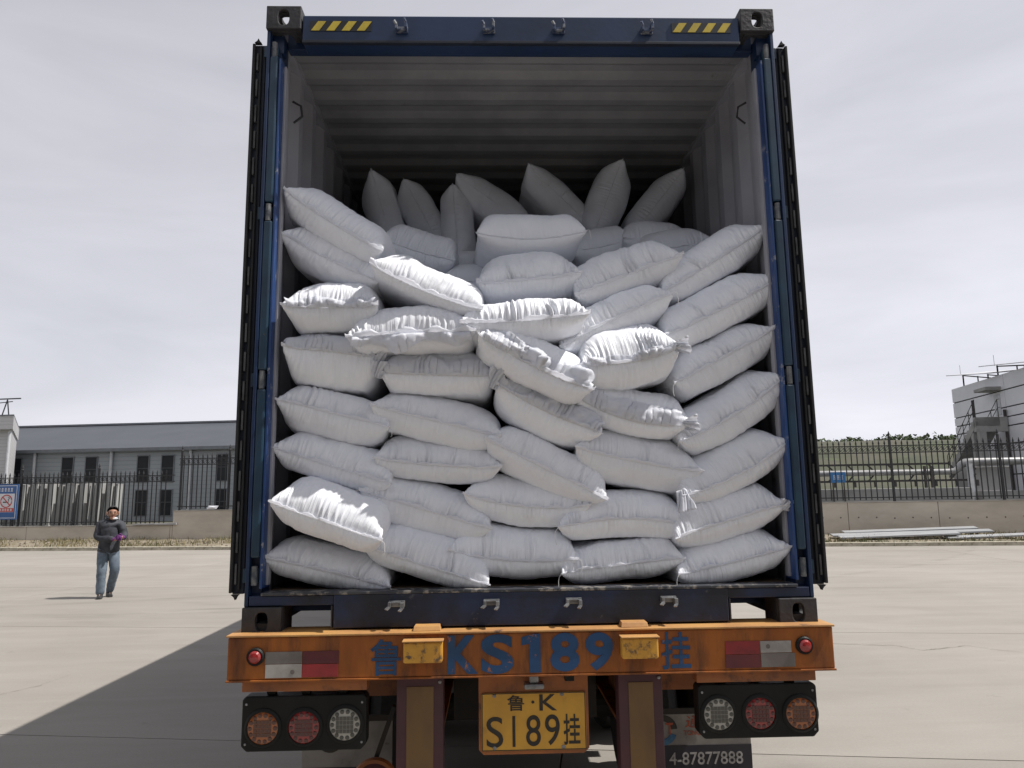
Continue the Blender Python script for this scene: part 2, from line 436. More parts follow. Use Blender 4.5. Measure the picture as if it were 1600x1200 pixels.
# corner posts, header, sill
for sx in (-1, 1):
    a, b = sorted((sx * XO, sx * (XO - 0.016)))
    post = MB()
    post.box(a, b, 0.012, 0.17, Z0 + 0.118, ZT - 0.118, 0.003)                       # outer plate
    a, b = sorted((sx * (XO - 0.016), sx * (XI + 0.012)))
    post.box(a, b, 0.060, 0.17, Z0 + 0.118, ZT - 0.118)                              # recessed web
    p = post.build('corner_post', M['blue'], ct)
    a, b = sorted((sx * (XI + 0.012), sx * XI))
    MB().box(a, b, 0.022, 0.135, Z0 + 0.190, ZT - 0.255, 0.003).build('inner_lip', M['blue_lit_edge'], p)
    a, b = sorted((sx * (XI + 0.001), sx * (XI - 0.010)))
    MB().box(a, b, 0.075, 0.115, Z0 + 0.20, ZT - 0.265, 0.002).build('seal_strip', M['interior'], p)
    # the hinge tube in front of the web, in four lengths between the lugs
    hx = sx * (XO - 0.036)
    hz = [(1.470, 2.20), (2.285, 2.98), (3.070, 3.80)]
    for (za, zb) in hz:
        MB().bar((hx, 0.034, za), (hx, 0.034, zb), 0.038, 0.042, up=(0, 1, 0), bev=0.008).build('hinge_bar', M['hinge_bar'], p)
hd = MB().box(-XO + 0.168, XO - 0.168, 0.004, 0.110, 3.866, 4.003, 0.006).build('door_header', M['blue'], ct)
MB().box(-XI + 0.001, XI - 0.001, 0.1105, 0.166, 3.893, 4.002, 0.004).build('header_lip', M['blue'], hd)
MB().box(-XO + 0.17, XO - 0.17, -0.004, 0.02, 3.856, 3.870, 0.002).build('rain_gutter', M['door_edge'], hd)
for sx in (-1, 1):
    a, b = sorted((sx * (XO - 0.001), sx * (XI + 0.0005)))
    MB().box(a, b, 0.058, 0.1095, 3.84, 3.93).build('header_gusset', M['blue'], hd)
sl = MB()
sl.box(-0.842, 0.842, 0.004, 0.15, Z0 + 0.026, Z0 + 0.163, 0.005)
sl.box(-XO + 0.02, -0.842, 0.012, 0.15, Z0 + 0.121, Z0 + 0.162, 0.003).box(0.842, XO - 0.02, 0.012, 0.15, Z0 + 0.121, Z0 + 0.162, 0.003)
sill = sl.build('door_sill', M['sill'], ct)
MB().box(-XI + 0.002, XI - 0.002, 0.002, 0.10, Z0 + 0.163, Z0 + 0.176, 0.003).build('sill_edge', surf('sill_edge_worn', (0.05, 0.052, 0.06), (0.02, 0.024, 0.035), scale=6, rough=0.45, wear=(0.26, 0.24, 0.21), wscale=16, wlo=0.52, whi=0.60), sill)
for sx in (-1, 1):                                                                  # tubes bounding the sill pockets
    MB().box(*sorted((sx * 0.846, sx * 0.852)), 0.006, 0.15, Z0 + 0.028, Z0 + 0.119).build('pocket_rim', M['cast'], sill)
def keeper(x, z, flip, parent):
    mb = MB()
    mb.box(x - 0.034, x + 0.034, -0.008, 0.006, z - 0.020, z + 0.020, 0.002)
    mb.box(x - 0.034, x - 0.022, -0.045, -0.008, z - 0.016, z + 0.018, 0.002)
    mb.box(x + 0.018, x + 0.032, -0.056, -0.008, z - 0.012, z + 0.030, 0.002)
    mb.box(x - 0.022, x + 0.018, -0.030, -0.008, z - 0.016, z - 0.006, 0.002)
    mb.bar((x - 0.028, -0.044, z + 0.014), (x - 0.040, -0.058, z + 0.030), 0.012, 0.012)
    mb.bar((x + 0.025, -0.052, z + 0.024), (x + 0.016, -0.066, z + 0.040), 0.012, 0.010)
    if not flip:
        for v in mb.bm.verts: v.co.z = z + (v.co.z - z) * 0.75; v.co.y *= 0.75; v.co.x = x + (v.co.x - x) * 0.85
    if flip:
        for v in mb.bm.verts: v.co.z = z - (v.co.z - z) * 0.62; v.co.y *= 0.8
    mb.build('lock_keeper', M['galv'] if flip else M['keeper'], parent)
M['hinge_pin'] = surf('hinge_pin_worn', (0.20, 0.20, 0.20), (0.06, 0.07, 0.085), scale=22, rough=0.5, metal=0.2)
M['keeper'] = surf('keeper_paint', (0.05, 0.07, 0.13), (0.20, 0.21, 0.23), scale=30, lo=0.5, hi=0.56, rough=0.4, metal=0.2)
for x in (-0.574, -0.174, 0.175, 0.581): keeper(x, Z0 + 0.123, True, sill)
for x in (-0.578, -0.162, 0.173, 0.598): keeper(x, 3.925, False, hd)
for x0, x1 in ((-1.013, -0.724), (0.721, 1.009)):
    hp = box('hazard_panel', M['haz_black'], hd, x0, x1, 0.0012, 0.0060, 3.920, 3.971)
    w = (x1 - x0) / 4
    for k in range(4):
        xx = x0 + w * k + 0.004
        MB().prism([(xx, 3.9215), (xx + w * 0.52, 3.9215), (xx + w * 0.97, 3.9695), (xx + w * 0.45, 3.9695)], lambda a, b: (a, -0.0012, b), lambda a, b: (a, 0.0014, b)).build('hazard_stripe', M['haz_yellow'], hp)
# shell
def corrugated(y0, y1, pitch, dep):
    pts = []; y = y0
    while y < y1 - 1e-6:
        pts += [(y, 0.0), (y + pitch * 0.26, 0.0), (y + pitch * 0.5, dep), (y + pitch * 0.76, dep)]
        y += pitch
    pts.append((y1, 0.0))
    return [(min(a, y1), d) for a, d in pts]
for sx, nm in ((-1, 'left'), (1, 'right')):
    pr = corrugated(0.165, CL, 0.278, 0.036)
    mb = MB()
    lo = [mb.bm.verts.new((sx * (1.172 + d), y, Z0 + 0.16)) for y, d in pr]
    hi = [mb.bm.verts.new((sx * (1.172 + d), y, ZT - 0.10)) for y, d in pr]
    for i in range(len(pr) - 1): mb.bm.faces.new((lo[i], lo[i + 1], hi[i + 1], hi[i]))
    o = mb.build('side_wall', M['interior'], ct)
    so = o.modifiers.new('thickness', 'SOLIDIFY'); so.thickness = 0.003; so.offset = 0
    # outer paint as its own sheet
    mb = MB()
    lo = [mb.bm.verts.new((sx * (1.176 + d), y, Z0 + 0.161)) for y, d in pr]
    hi = [mb.bm.verts.new((sx * (1.176 + d), y, ZT - 0.101)) for y, d in pr]
    for i in range(len(pr) - 1): mb.bm.faces.new((lo[i], lo[i + 1], hi[i + 1], hi[i]))
    mb.build('outer_sheet', M['blue'], o)
    a, b = sorted((sx * 1.216, sx * 1.158))
    MB().box(a, b, 0.166, CL - 0.17, ZT - 0.102, ZT - 0.035).build('top_rail', M['interior'], ct)
    MB().box(*sorted((sx * 1.216, sx * 1.150)), 0.175, CL - 0.17, Z0 + 0.002, Z0 + 0.158).build('bottom_rail', M['blue'], ct)
    # lashing hook inside the top corner
    MB().tube([(sx * 1.155, 0.25, 3.70), (sx * 1.115, 0.26, 3.68), (sx * 1.11, 0.27, 3.63), (sx * 1.155, 0.28, 3.60)], 0.006).build('lashing_ring', M['cast'], ct)
pr = corrugated(0.165, CL, 0.209, -0.022)
mb = MB()
lo = [mb.bm.verts.new((-1.17, y, 3.985 + d)) for y, d in pr]; hi = [mb.bm.verts.new((1.17, y, 3.985 + d)) for y, d in pr]
for i in range(len(pr) - 1): mb.bm.faces.new((lo[i], lo[i + 1], hi[i + 1], hi[i]))
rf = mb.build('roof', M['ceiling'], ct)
so = rf.modifiers.new('thickness', 'SOLIDIFY'); so.thickness = 0.003; so.offset = 0
MB().box(-1.157, 1.157, 0.166, CL, 3.995, 4.005).build('roof_outer_sheet', M['blue'], rf)
MB().box(-1.17, 1.17, CL - 0.05, CL, Z0 + 0.16, ZT - 0.1).build('front_wall', M['interior'], ct)
fl = MB()
fl.box(-1.150, 1.150, 0.151, CL - 0.06, Z0 + 0.146, Z0 + 0.172)
fl.build('floor', M['plywood'], ct)
for k in range(24):
    box('cross_member', M['blue'], ct, -1.149, 1.149, 0.5 + k * 0.49, 0.55 + k * 0.49, Z0 + 0.03, Z0 + 0.145)

# doors folded right round against the side walls
for sx in (-1, 1):
    d = MB()
    a, b = sorted((sx * 1.232, sx * 1.282))
    d.box(a, b, 0.045, 1.16, 1.318, 3.872, 0.004)
    dr = d.build('door', M['door_edge'], ct)
    a, b = sorted((sx * 1.284, sx * 1.296))
    MB().box(a, b, 0.060, 1.13, 1.34, 3.85, 0.003).build('door_skin', M['interior'], dr)
    a, b = sorted((sx * 1.2755, sx * 1.288))
    MB().box(a, b, 0.018, 0.0455, 1.325, 3.865, 0.003).build('door_gasket', M['rubber'], dr)
    a, b = sorted((sx * 1.246, sx * 1.256))
    MB().box(a, b, 0.028, 0.0455, 1.335, 3.855, 0.003).build('door_gasket', M['rubber'], dr)
    for k in range(19):
        zz = 1.36 + k * 0.132
        box('gasket_tab', M['seal_pale'], dr, *sorted((sx * 1.262, sx * 1.270)), 0.030, 0.046, zz, zz + 0.085)
    # frayed rubber corners
    for zt, s2 in ((3.872, 1), (1.318, -1)):
        MB().prism([(1.248, 0), (1.280, 0), (1.268, 0.010), (1.262, 0.022), (1.256, 0.008)], lambda p, q: (sx * p, 0.022, zt + s2 * q), lambda p, q: (sx * p, 0.045, zt + s2 * q)).build('gasket_corner', M['rubber'], dr)
    for zz in (1.395, 2.242, 3.022, 3.832):
        h = MB()
        a, b = sorted((sx * (XO - 0.050), sx * 1.236))
        h.box(a, b, 0.030, 0.052, zz - 0.030, zz + 0.030, 0.003)
        h = h.build('hinge', M['hinge_bar'], dr)
        MB().cyl((sx * (XO - 0.034), 0.026, zz - 0.040), (sx * (XO - 0.034), 0.026, zz + 0.040), 0.0125, n=12).build('hinge_pin', M['hinge_pin'], h)
    for yy in (0.30, 0.85):                                                          # locking bars on the side facing the wall
        MB().cyl((sx * 1.224, yy, 1.30), (sx * 1.224, yy, 3.90), 0.012, n=10).build('locking_bar', M['galv'], dr)

# ================================================================== TRAILER
YB = -0.07
tr = empty('semi_trailer', (0, 0, 0))
tag(tr, 'rusty orange skeletal trailer carrying the container, plate S189 at its rear', 'trailer')
beam = MB().box(-1.251, 1.251, YB, 0.12, 0.992, 1.1600, 0.006).build('rear_beam', M['orange'], tr)
MB().box(-1.256, 1.256, YB - 0.010, 0.115, 1.1602, 1.1685, 0.002).build('top_plate', M['orange_lit_top'], beam)
MB().box(-1.254, 1.254, YB - 0.004, 0.05, 0.984, 0.9918, 0.002).build('bottom_flange', M['orange'], beam)
YL = YB - 0.0022
for t, x0, x1, z0, z1, bo in (('鲁', -0.672, -0.548, 1.000, 1.142, 0.012), ('K', -0.356, -0.232, 1.000, 1.152, 0.035), ('S', -0.219, -0.085, 0.998, 1.154, 0.035),
                              ('8', 0.066, 0.186, 1.002, 1.155, 0.035), ('9', 0.212, 0.326, 1.003, 1.154, 0.035), ('挂', 0.526, 0.648, 1.002, 1.150, 0.012)):
    fit_text(t, x0, x1, z0, z1, YL, M['stencil'], 'stencilled_letter', beam, depth=0.0012, bold=bo)
MB().prism([(-0.020, 1.000), (0.026, 1.000), (0.026, 1.153), (-0.004, 1.153), (-0.052, 1.140), (-0.052, 1.108), (-0.020, 1.114)], lambda a, b: (a, YL - 0.0006, b), lambda a, b: (a, YL + 0.0006, b)).build('stencilled_letter', M['stencil'], beam)
# two lamp covers on the beam
for x0, x1 in ((-0.532, -0.374), (0.355, 0.505)):
    o = MB().box(x0, x1, YB - 0.055, YB - 0.003, 1.055, 1.138, 0.008).build('lamp_cover', M['lamp_box'], beam)
    MB().box(x0 - 0.004, x1 + 0.004, YB - 0.064, YB - 0.003, 1.1385, 1.144, 0.002).build('lamp_hood', M['orange_lit_top'], o)
# tabs on the top plate
for x0, x1 in ((-0.50, -0.385), (0.365, 0.48)):
    MB().hexa([(x0, -0.06, 1.1690), (x1, -0.06, 1.1690), (x1, 0.0, 1.1690), (x0, 0.0, 1.1690), (x0 + 0.004, -0.05, 1.188), (x1 - 0.004, -0.05, 1.188), (x1 - 0.006, 0.0, 1.190), (x0 + 0.006, 0.0, 1.190)], 0.002).build('stop_block', M['orange_lit_top'], beam)
# reflectors: white and red strips, two rows
def refl(x0, x1, z0, z1, mt):
    return MB().box(x0, x1, YB - 0.0035, YB - 0.0005, z0, z1, 0.001).build('reflector', mt, beam)
refl(-1.097, -0.948, 1.054, 1.101, M['ref_grey']); refl(-0.946, -0.799, 1.052, 1.101, M['ref_redark'])
refl(-1.095, -0.948, 0.999, 1.052, M['ref_white']); refl(-0.946, -0.801, 1.000, 1.050, M['ref_red'])
refl(0.794, 0.938, 1.056, 1.108, M['ref_red']); refl(0.940, 1.070, 1.060, 1.107, M['ref_white'])
refl(0.792, 0.938, 1.002, 1.054, M['ref_redark']); refl(0.940, 1.083, 1.003, 1.058, M['ref_grey'])
for x, z in ((-0.985, 1.022), (0.972, 1.085)):                                       # round mark printed on the strips
    MB().lathe((x, YB - 0.0036, z), (0, -1, 0), [(0.009, 0), (0.009, 0.0006), (0.006, 0.0007)], 16).build('round_mark', M['ref_grey'], beam)
for sx, x, z in ((-1, -1.135, 1.084), (1, 1.124, 1.087)):
    o = MB().lathe((x, YB, z), (0, -1, 0), [(0.036, 0), (0.036, 0.010), (0.031, 0.016), (0.027, 0.016), (0.027, 0.004)], 24).build('marker_lamp', M['black_box'], beam)
    MB().lathe((x, YB - 0.004, z), (0, -1, 0), [(0.025, 0), (0.025, 0.016), (0.018, 0.024), (0.006, 0.027)], 20).build('lens', M['lens_red'], o)
# lamp carriers below the beam
for x0, x1 in ((-1.195, -0.687), (0.675, 1.176)):
    MB().box(x0, x1, -0.045, 0.02, 0.940, 0.9835, 0.003).build('lamp_rail', M['orange_shade'], tr)
def tail_lamp(x0, x1, z0, z1, order):
    c = 0.022
    poly = [(x0 + c, z0), (x1 - c, z0), (x1, z0 + c), (x1, z1 - c * 0.6), (x1 - c * 0.6, z1), (x0 + c * 0.6, z1), (x0, z1 - c * 0.6), (x0, z0 + c)]
    o = MB().prism(poly, lambda a, b: (a, -0.030, b), lambda a, b: (a, 0.045, b)).build('tail_lamp', M['black_box'], tr)
    bv = o.modifiers.new('edge', 'BEVEL'); bv.width = 0.006; bv.segments = 2; bv.limit_method = 'ANGLE'
    for fx in (0.22, 0.50, 0.80):
        bx = x0 + (x1 - x0) * fx
        MB().hexa([(bx - 0.014, -0.01, z1 - 0.003), (bx + 0.014, -0.01, z1 - 0.003), (bx + 0.014, 0.02, z1 - 0.003), (bx - 0.014, 0.02, z1 - 0.003),
                   (bx - 0.022, -0.01, 0.9398), (bx + 0.022, -0.01, 0.9398), (bx + 0.022, 0.02, 0.9398), (bx - 0.022, 0.02, 0.9398)]).build('bracket', M['black_box'], o)
    for (lx, lz, kind) in order:
        r = 0.062
        MB().lathe((lx, -0.030, lz), (0, -1, 0), [(r + 0.014, 0), (r + 0.014, 0.004), (r + 0.006, 0.010), (r + 0.001, 0.010), (r + 0.001, 0.0)], 36).build('bezel', M['black_box'], o)
        ln = MB().lathe((lx, -0.030, lz), (0, -1, 0), [(r, 0), (r, 0.006), (r * 0.8, 0.009), (r * 0.3, 0.010)], 36).build('lens', M['lens_' + kind], o)
        g = MB()
        for k in range(14):                                                          # outer ring of round cells
            a = 2 * math.pi * k / 14
            g.lathe((lx + math.cos(a) * 0.0505, -0.0372, lz + math.sin(a) * 0.0505), (0, -1, 0), [(0.0090, 0), (0.0090, 0.0022), (0.005, 0.0028)], 8)
        for iz in range(4):
            for ix in range(5):
                cx = lx + (ix - 2) * 0.0145; cz = lz + (iz - 1.5) * 0.0165
                if (cx - lx) ** 2 + (cz - lz) ** 2 < 0.040 ** 2:
                    g.box(cx - 0.0062, cx + 0.0062, -0.0425, -0.036, cz - 0.0068, cz + 0.0068)
        g.build('lens_cells', M['lens_cell_' + kind], o)
    for k in range(4):
        sxp = (x0 + 0.018, x1 - 0.018)[k % 2]; szp = (z0 + 0.03, z1 - 0.03)[k // 2]
        MB().lathe((sxp, -0.030, szp), (0, -1, 0), [(0.005, 0), (0.005, 0.002), (0.002, 0.003)], 8).build('screw', M['galv'], o)
tail_lamp(-1.196, -0.690, 0.705, 0.919, ((-1.108, 0.797, 'amber'), (-0.942, 0.797, 'red'), (-0.776, 0.805, 'clear')))
tail_lamp(0.680, 1.181, 0.714, 0.928, ((0.763, 0.812, 'clear'), (0.936, 0.812, 'red'), (1.106, 0.808, 'amber')))
# uprights of the rear guard with worn tape, and the guard bar at their feet
for xa, xb in ((-0.572, -0.378), (0.354, 0.540)):
    p = MB().box(xa, xb, 0.0, 0.09, 0.36, 0.983, 0.006).build('guard_upright', M['maroon'], tr)
    MB().box(xa + 0.042, xb - 0.040, -0.003, 0.0005, 0.37, 0.938, 0.001).build('reflective_tape', M['olive'], p)
    MB().lathe((xb - 0.014, -0.001, 0.955), (0, -1, 0), [(0.007, 0), (0.007, 0.004), (0.003, 0.006)], 8).build('bolt', M['galv'], p)
MB().box(-1.05, 1.05, 0.01, 0.10, 0.345, 0.358, 0.004).box(-1.05, 1.05, 0.01, 0.09, 0.36 - 0.12, 0.345, 0.006).build('guard_bar', M['maroon'], tr)
# number plate on its carrier
cp = MB()
cp.prism([(-0.232, 0.668), (-0.212, 0.648), (0.210, 0.648), (0.232, 0.668), (0.232, 0.983), (-0.232, 0.983)], lambda a, b: (a, 0.050, b), lambda a, b: (a, 0.062, b))
pc = cp.build('plate_carrier', M['orange_shade'], tr)
pl = MB().prism([(-0.220, 0.672), (-0.212, 0.664), (0.212, 0.664), (0.220, 0.672), (0.220, 0.886), (0.212, 0.894), (-0.212, 0.894), (-0.220, 0.886)], lambda a, b: (a, 0.0425, b), lambda a, b: (a, 0.0455, b)).build('number_plate', M['plate'], tr)
fr = MB()
for (x0, x1, z0, z1) in ((-0.2185, 0.2185, 0.665, 0.668), (-0.2185, 0.2185, 0.890, 0.893), (-0.2185, -0.2155, 0.668, 0.890), (0.2155, 0.2185, 0.668, 0.890)):
    fr.box(x0, x1, 0.0412, 0.0424, z0, z1)
fr.build('plate_border', M['ink'], pl)
YP = 0.0413
for t, x0, x1, z0, z1, bo in (('鲁', -0.112, -0.040, 0.822, 0.885, 0.008), ('·', -0.010, 0.003, 0.850, 0.862, 0.0), ('K', 0.024, 0.098, 0.821, 0.886, 0.012),
                              ('S', -0.200, -0.130, 0.678, 0.800, 0.004), ('I', -0.091, -0.079, 0.680, 0.802, 0.0), ('8', -0.034, 0.028, 0.681, 0.804, 0.004), ('9', 0.046, 0.108, 0.683, 0.805, 0.004), ('挂', 0.124, 0.194, 0.684, 0.806, 0.010)):
    fit_text(t, x0, x1, z0, z1, YP, M['ink'], 'plate_letter', pl, depth=0.0012, bold=bo)
for x, z in ((-0.166, 0.884), (0.120, 0.886), (-0.166, 0.676), (0.122, 0.676)):
    MB().lathe((x, 0.0424, z), (0, -1, 0), [(0.008, 0), (0.008, 0.003), (0.004, 0.006)], 10).build('plate_screw', M['galv'], pl)
# plate lamp hanging from the beam
pm = MB()
pm.box(-0.020, 0.020, -0.02, 0.03, 0.945, 0.984, 0.006).box(-0.042, 0.042, -0.030, 0.035, 0.922, 0.945, 0.008)
pm.build('plate_lamp', M['galv'], tr)
MB().box(0.13, 0.17, 0.0, 0.045, 0.946, 0.975, 0.003).build('cable_clip', M['black_box'], tr)

# frame: two long I-beams, cross pieces, bolsters, twist locks
for sx in (-1, 1):
    f = MB()
    f.box(sx * 0.46 - 0.07, sx * 0.46 + 0.07, 0.122, 12.0, 1.122, 1.140).box(sx * 0.46 - 0.07, sx * 0.46 + 0.07, 0.122, 12.0, 0.70, 0.716).box(sx * 0.46 - 0.006, sx * 0.46 + 0.006, 0.122, 12.0, 0.716, 1.122)
    f.build('chassis_beam', M['orange_shade'], tr)
    MB().box(*sorted((sx * 0.56, sx * 1.15)), 0.42, 0.52, 0.800, 0.985).build('side_outrigger', M['orange_shade'], tr)
    MB().box(*sorted((sx * 1.07, sx * 1.17)), 0.02, 0.10, 1.1600 + 0.009, 1.198).build('twist_lock', M['cast'], tr)
for yy in (1.9, 3.6, 6.0, 9.0, 11.5):
    MB().box(-1.2, 1.2, yy, yy + 0.12, 1.0, 1.138).build('bolster', M['orange_shade'], tr)
# a cover plate behind the rear opening, tanks and axles in the dark below
MB().box(-0.38, 0.38, 0.9, 0.92, 0.55, 1.12).build('cross_plate', M['axle'], tr)
for yy in (1.35, 2.66, 3.97):
    MB().cyl((-0.98, yy, 0.50), (0.98, yy, 0.50), 0.075, n=14).build('axle', M['axle'], tr)
    for sx in (-1, 1):
        for xo in (0.70, 1.02):
            w = MB().lathe((sx * xo - 0.13, yy, 0.50), (1, 0, 0), [(0.27, 0.0), (0.40, 0.0), (0.47, 0.03), (0.50, 0.07), (0.50, 0.19), (0.47, 0.23), (0.40, 0.26), (0.27, 0.26)], 40)
            wo = w.build('wheel', M['tyre'], tr)
            MB().lathe((sx * xo - 0.09, yy, 0.50), (1, 0, 0), [(0.08, 0.02), (0.268, 0.0), (0.268, 0.18), (0.08, 0.14)], 24).build('rim', M['axle'], wo)
# mud flaps
YF = 0.60
mfr = MB().box(0.665, 1.100, YF, YF + 0.006, 0.22, 0.655).build('mud_flap', M['flap'], tr)
tag(mfr, 'pale mud flap with a phone number in a dark band')
MB().box(0.664, 1.101, YF - 0.003, YF - 0.0006, 0.22, 0.494).build('dark_band', M['flap_dark'], mfr)
MB().box(0.660, 1.105, YF - 0.006, YF - 0.0006, 0.640, 0.668).build('clamp_strip', M['axle'], mfr)
fit_text('4-87877888', 0.690, 1.055, 0.404, 0.462, YF - 0.0042, M['flap_letter'], 'phone_number', mfr, depth=0.001, bold=0.008)
fit_text('通', 0.775, 0.850, 0.575, 0.630, YF - 0.0022, M['flap_red'], 'lettering', mfr, depth=0.001, bold=0.0, slant=0.2)
fit_text('TONG', 0.768, 0.850, 0.540, 0.562, YF - 0.0022, M['flap_red'], 'lettering', mfr, depth=0.001)
def arc(name, cx, cz, r0, r1, a0, a1, mt, Y, parent, n=14):
    P = [(cx + r1 * math.cos(R(a0 + (a1 - a0) * i / n)), cz + r1 * math.sin(R(a0 + (a1 - a0) * i / n))) for i in range(n + 1)]
    Q = [(cx + r0 * math.cos(R(a1 + (a0 - a1) * i / n)), cz + r0 * math.sin(R(a1 + (a0 - a1) * i / n))) for i in range(n + 1)]
    return MB().prism(P + Q, lambda a, b: (a, Y - 0.0024, b), lambda a, b: (a, Y - 0.0008, b)).build(name, mt, parent)
arc('round_emblem', 0.665, 0.565, 0.042, 0.072, 5, 100, M['ink'], YF, mfr)
arc('round_emblem', 0.665, 0.565, 0.040, 0.070, -100, -20, M['flap_blue'], YF, mfr)
fit_text('T', 0.682, 0.716, 0.545, 0.600, YF - 0.0028, M['flap_red'], 'lettering', mfr, depth=0.001, bold=0.02)
mfl = MB().box(-1.100, -0.665, YF, YF + 0.006, 0.22, 0.655).build('mud_flap', M['flap'], tr)
MB().box(-1.101, -0.664, YF - 0.003, YF - 0.0006, 0.22, 0.43).build('dark_band', M['flap_dark'], mfl)
arc('round_emblem', -0.965, 0.565, 0.045, 0.068, 150, 380, M['ink'], YF, mfl)
MB().box(-1.105, -0.660, YF - 0.006, YF - 0.0006, 0.640, 0.668).build('clamp_strip', M['axle'], mfl)
# round red lamp in an orange ring hanging on the left
rl = MB().lathe((-0.700, 0.30, 0.470), (0, -1, 0), [(0.066, 0), (0.100, 0.0), (0.104, 0.02), (0.098, 0.035), (0.084, 0.035), (0.080, 0.012)], 36).build('round_lamp', M['orange_shade'], tr)
MB().lathe((-0.700, 0.30, 0.470), (0, -1, 0), [(0.079, 0), (0.079, 0.012), (0.05, 0.018), (0.01, 0.020)], 30).build('lens', M['ref_redark'], rl)
MB().box(-0.74, -0.66, 0.305, 0.33, 0.30, 0.40).build('stem', M['axle'], rl)
MB().bar((-0.70, 0.32, 0.56), (-0.62, 0.32, 0.78), 0.03, 0.02).build('hanger', M['axle'], rl)

# ================================================================== SACKS
def sack_material():
    mt, nt, b = new_mat('woven_sack')
    L = nt.links
    tc = N(nt, 'ShaderNodeTexCoord')
    mp = N(nt, 'ShaderNodeMapping'); mp.inputs['Scale'].default_value = (46, 3.2, 1)
    L.new(tc.outputs['UV'], mp.inputs['Vector'])
    oi = N(nt, 'ShaderNodeObjectInfo')
    nz = N(nt, 'ShaderNodeTexNoise', Scale=1.0, Detail=4.0, Roughness=0.55, noise_dimensions='4D')
    wm = N(nt, 'ShaderNodeMath', operation='MULTIPLY'); wm.inputs[1].default_value = 40.0
    L.new(oi.outputs['Random'], wm.inputs[0]); L.new(wm.outputs[0], nz.inputs['W'])
    L.new(mp.outputs['Vector'], nz.inputs['Vector'])
    mp2 = N(nt, 'ShaderNodeMapping'); mp2.inputs['Scale'].default_value = (9, 13, 1)
    L.new(tc.outputs['UV'], mp2.inputs['Vector'])
    n2 = N(nt, 'ShaderNodeTexNoise', Scale=1.0, Detail=6.0, Roughness=0.6, Distortion=1.2, noise_dimensions='4D')
    L.new(mp2.outputs['Vector'], n2.inputs['Vector']); L.new(wm.outputs[0], n2.inputs['W'])
    # weave: two crossing fine waves
    mp3 = N(nt, 'ShaderNodeMapping'); mp3.inputs['Scale'].default_value = (0.6, 0.95, 1)
    L.new(tc.outputs['UV'], mp3.inputs['Vector'])
    w1 = N(nt, 'ShaderNodeTexWave', Scale=70.0, bands_direction='X'); L.new(mp3.outputs['Vector'], w1.inputs['Vector'])
    w2 = N(nt, 'ShaderNodeTexWave', Scale=70.0, bands_direction='Y'); L.new(mp3.outputs['Vector'], w2.inputs['Vector'])
    wv = N(nt, 'ShaderNodeMath', operation='MULTIPLY'); L.new(w1.outputs['Fac'], wv.inputs[0]); L.new(w2.outputs['Fac'], wv.inputs[1])
    # slight colour: a little darker in the hollows of the relief noise
    cr = ramp(nt, n2.outputs['Fac'], 0.35, 0.75)
    c = mixc(nt, cr.outputs['Color'], (0.805, 0.825, 0.875), (0.85, 0.868, 0.912))
    mr = N(nt, 'ShaderNodeMapRange', **{'To Min': 0.93, 'To Max': 1.05}); L.new(oi.outputs['Random'], mr.inputs['Value'])
    c = mixc(nt, 1.0, c, mr.outputs['Result'], 'MULTIPLY')
    L.new(c, b.inputs['Base Color'])
    b.inputs['Roughness'].default_value = 0.46
    b.inputs['Specular IOR Level'].default_value = 0.45
    b.inputs['Sheen Weight'].default_value = 0.15
    sx_ = N(nt, 'ShaderNodeSeparateXYZ'); L.new(tc.outputs['UV'], sx_.inputs['Vector'])
    ma = N(nt, 'ShaderNodeMapRange', **{'From Min': 0.0, 'From Max': 0.17, 'To Min': 1.0, 'To Max': 0.0}); L.new(sx_.outputs['Y'], ma.inputs['Value'])
    mb_ = N(nt, 'ShaderNodeMapRange', **{'From Min': 1.3, 'From Max': 1.42, 'To Min': 0.8, 'To Max': 0.0}); L.new(sx_.outputs['Y'], mb_.inputs['Value'])
    gt = N(nt, 'ShaderNodeMath', operation='GREATER_THAN'); gt.inputs[1].default_value = 1.2; L.new(sx_.outputs['Y'], gt.inputs[0])
    mm = N(nt, 'ShaderNodeMix'); mm.data_type = 'FLOAT'; L.new(gt.outputs[0], mm.inputs[0]); L.new(ma.outputs['Result'], mm.inputs[2]); L.new(mb_.outputs['Result'], mm.inputs[3])
    hz_ = N(nt, 'ShaderNodeMath', operation='MULTIPLY'); L.new(nz.outputs['Fac'], hz_.inputs[0]); L.new(mm.outputs[0], hz_.inputs[1])
    b1 = N(nt, 'ShaderNodeBump', Strength=0.95, Distance=0.014); L.new(hz_.outputs[0], b1.inputs['Height'])
    b2 = N(nt, 'ShaderNodeBump', Strength=0.24, Distance=0.012); L.new(n2.outputs['Fac'], b2.inputs['Height']); L.new(b1.outputs['Normal'], b2.inputs['Normal'])
    b3 = N(nt, 'ShaderNodeBump', Strength=0.03, Distance=0.002); L.new(wv.outputs[0], b3.inputs['Height']); L.new(b2.outputs['Normal'], b3.inputs['Normal'])
    L.new(b3.outputs['Normal'], b.inputs['Normal'])
    return mt
M['sack'] = sack_material()
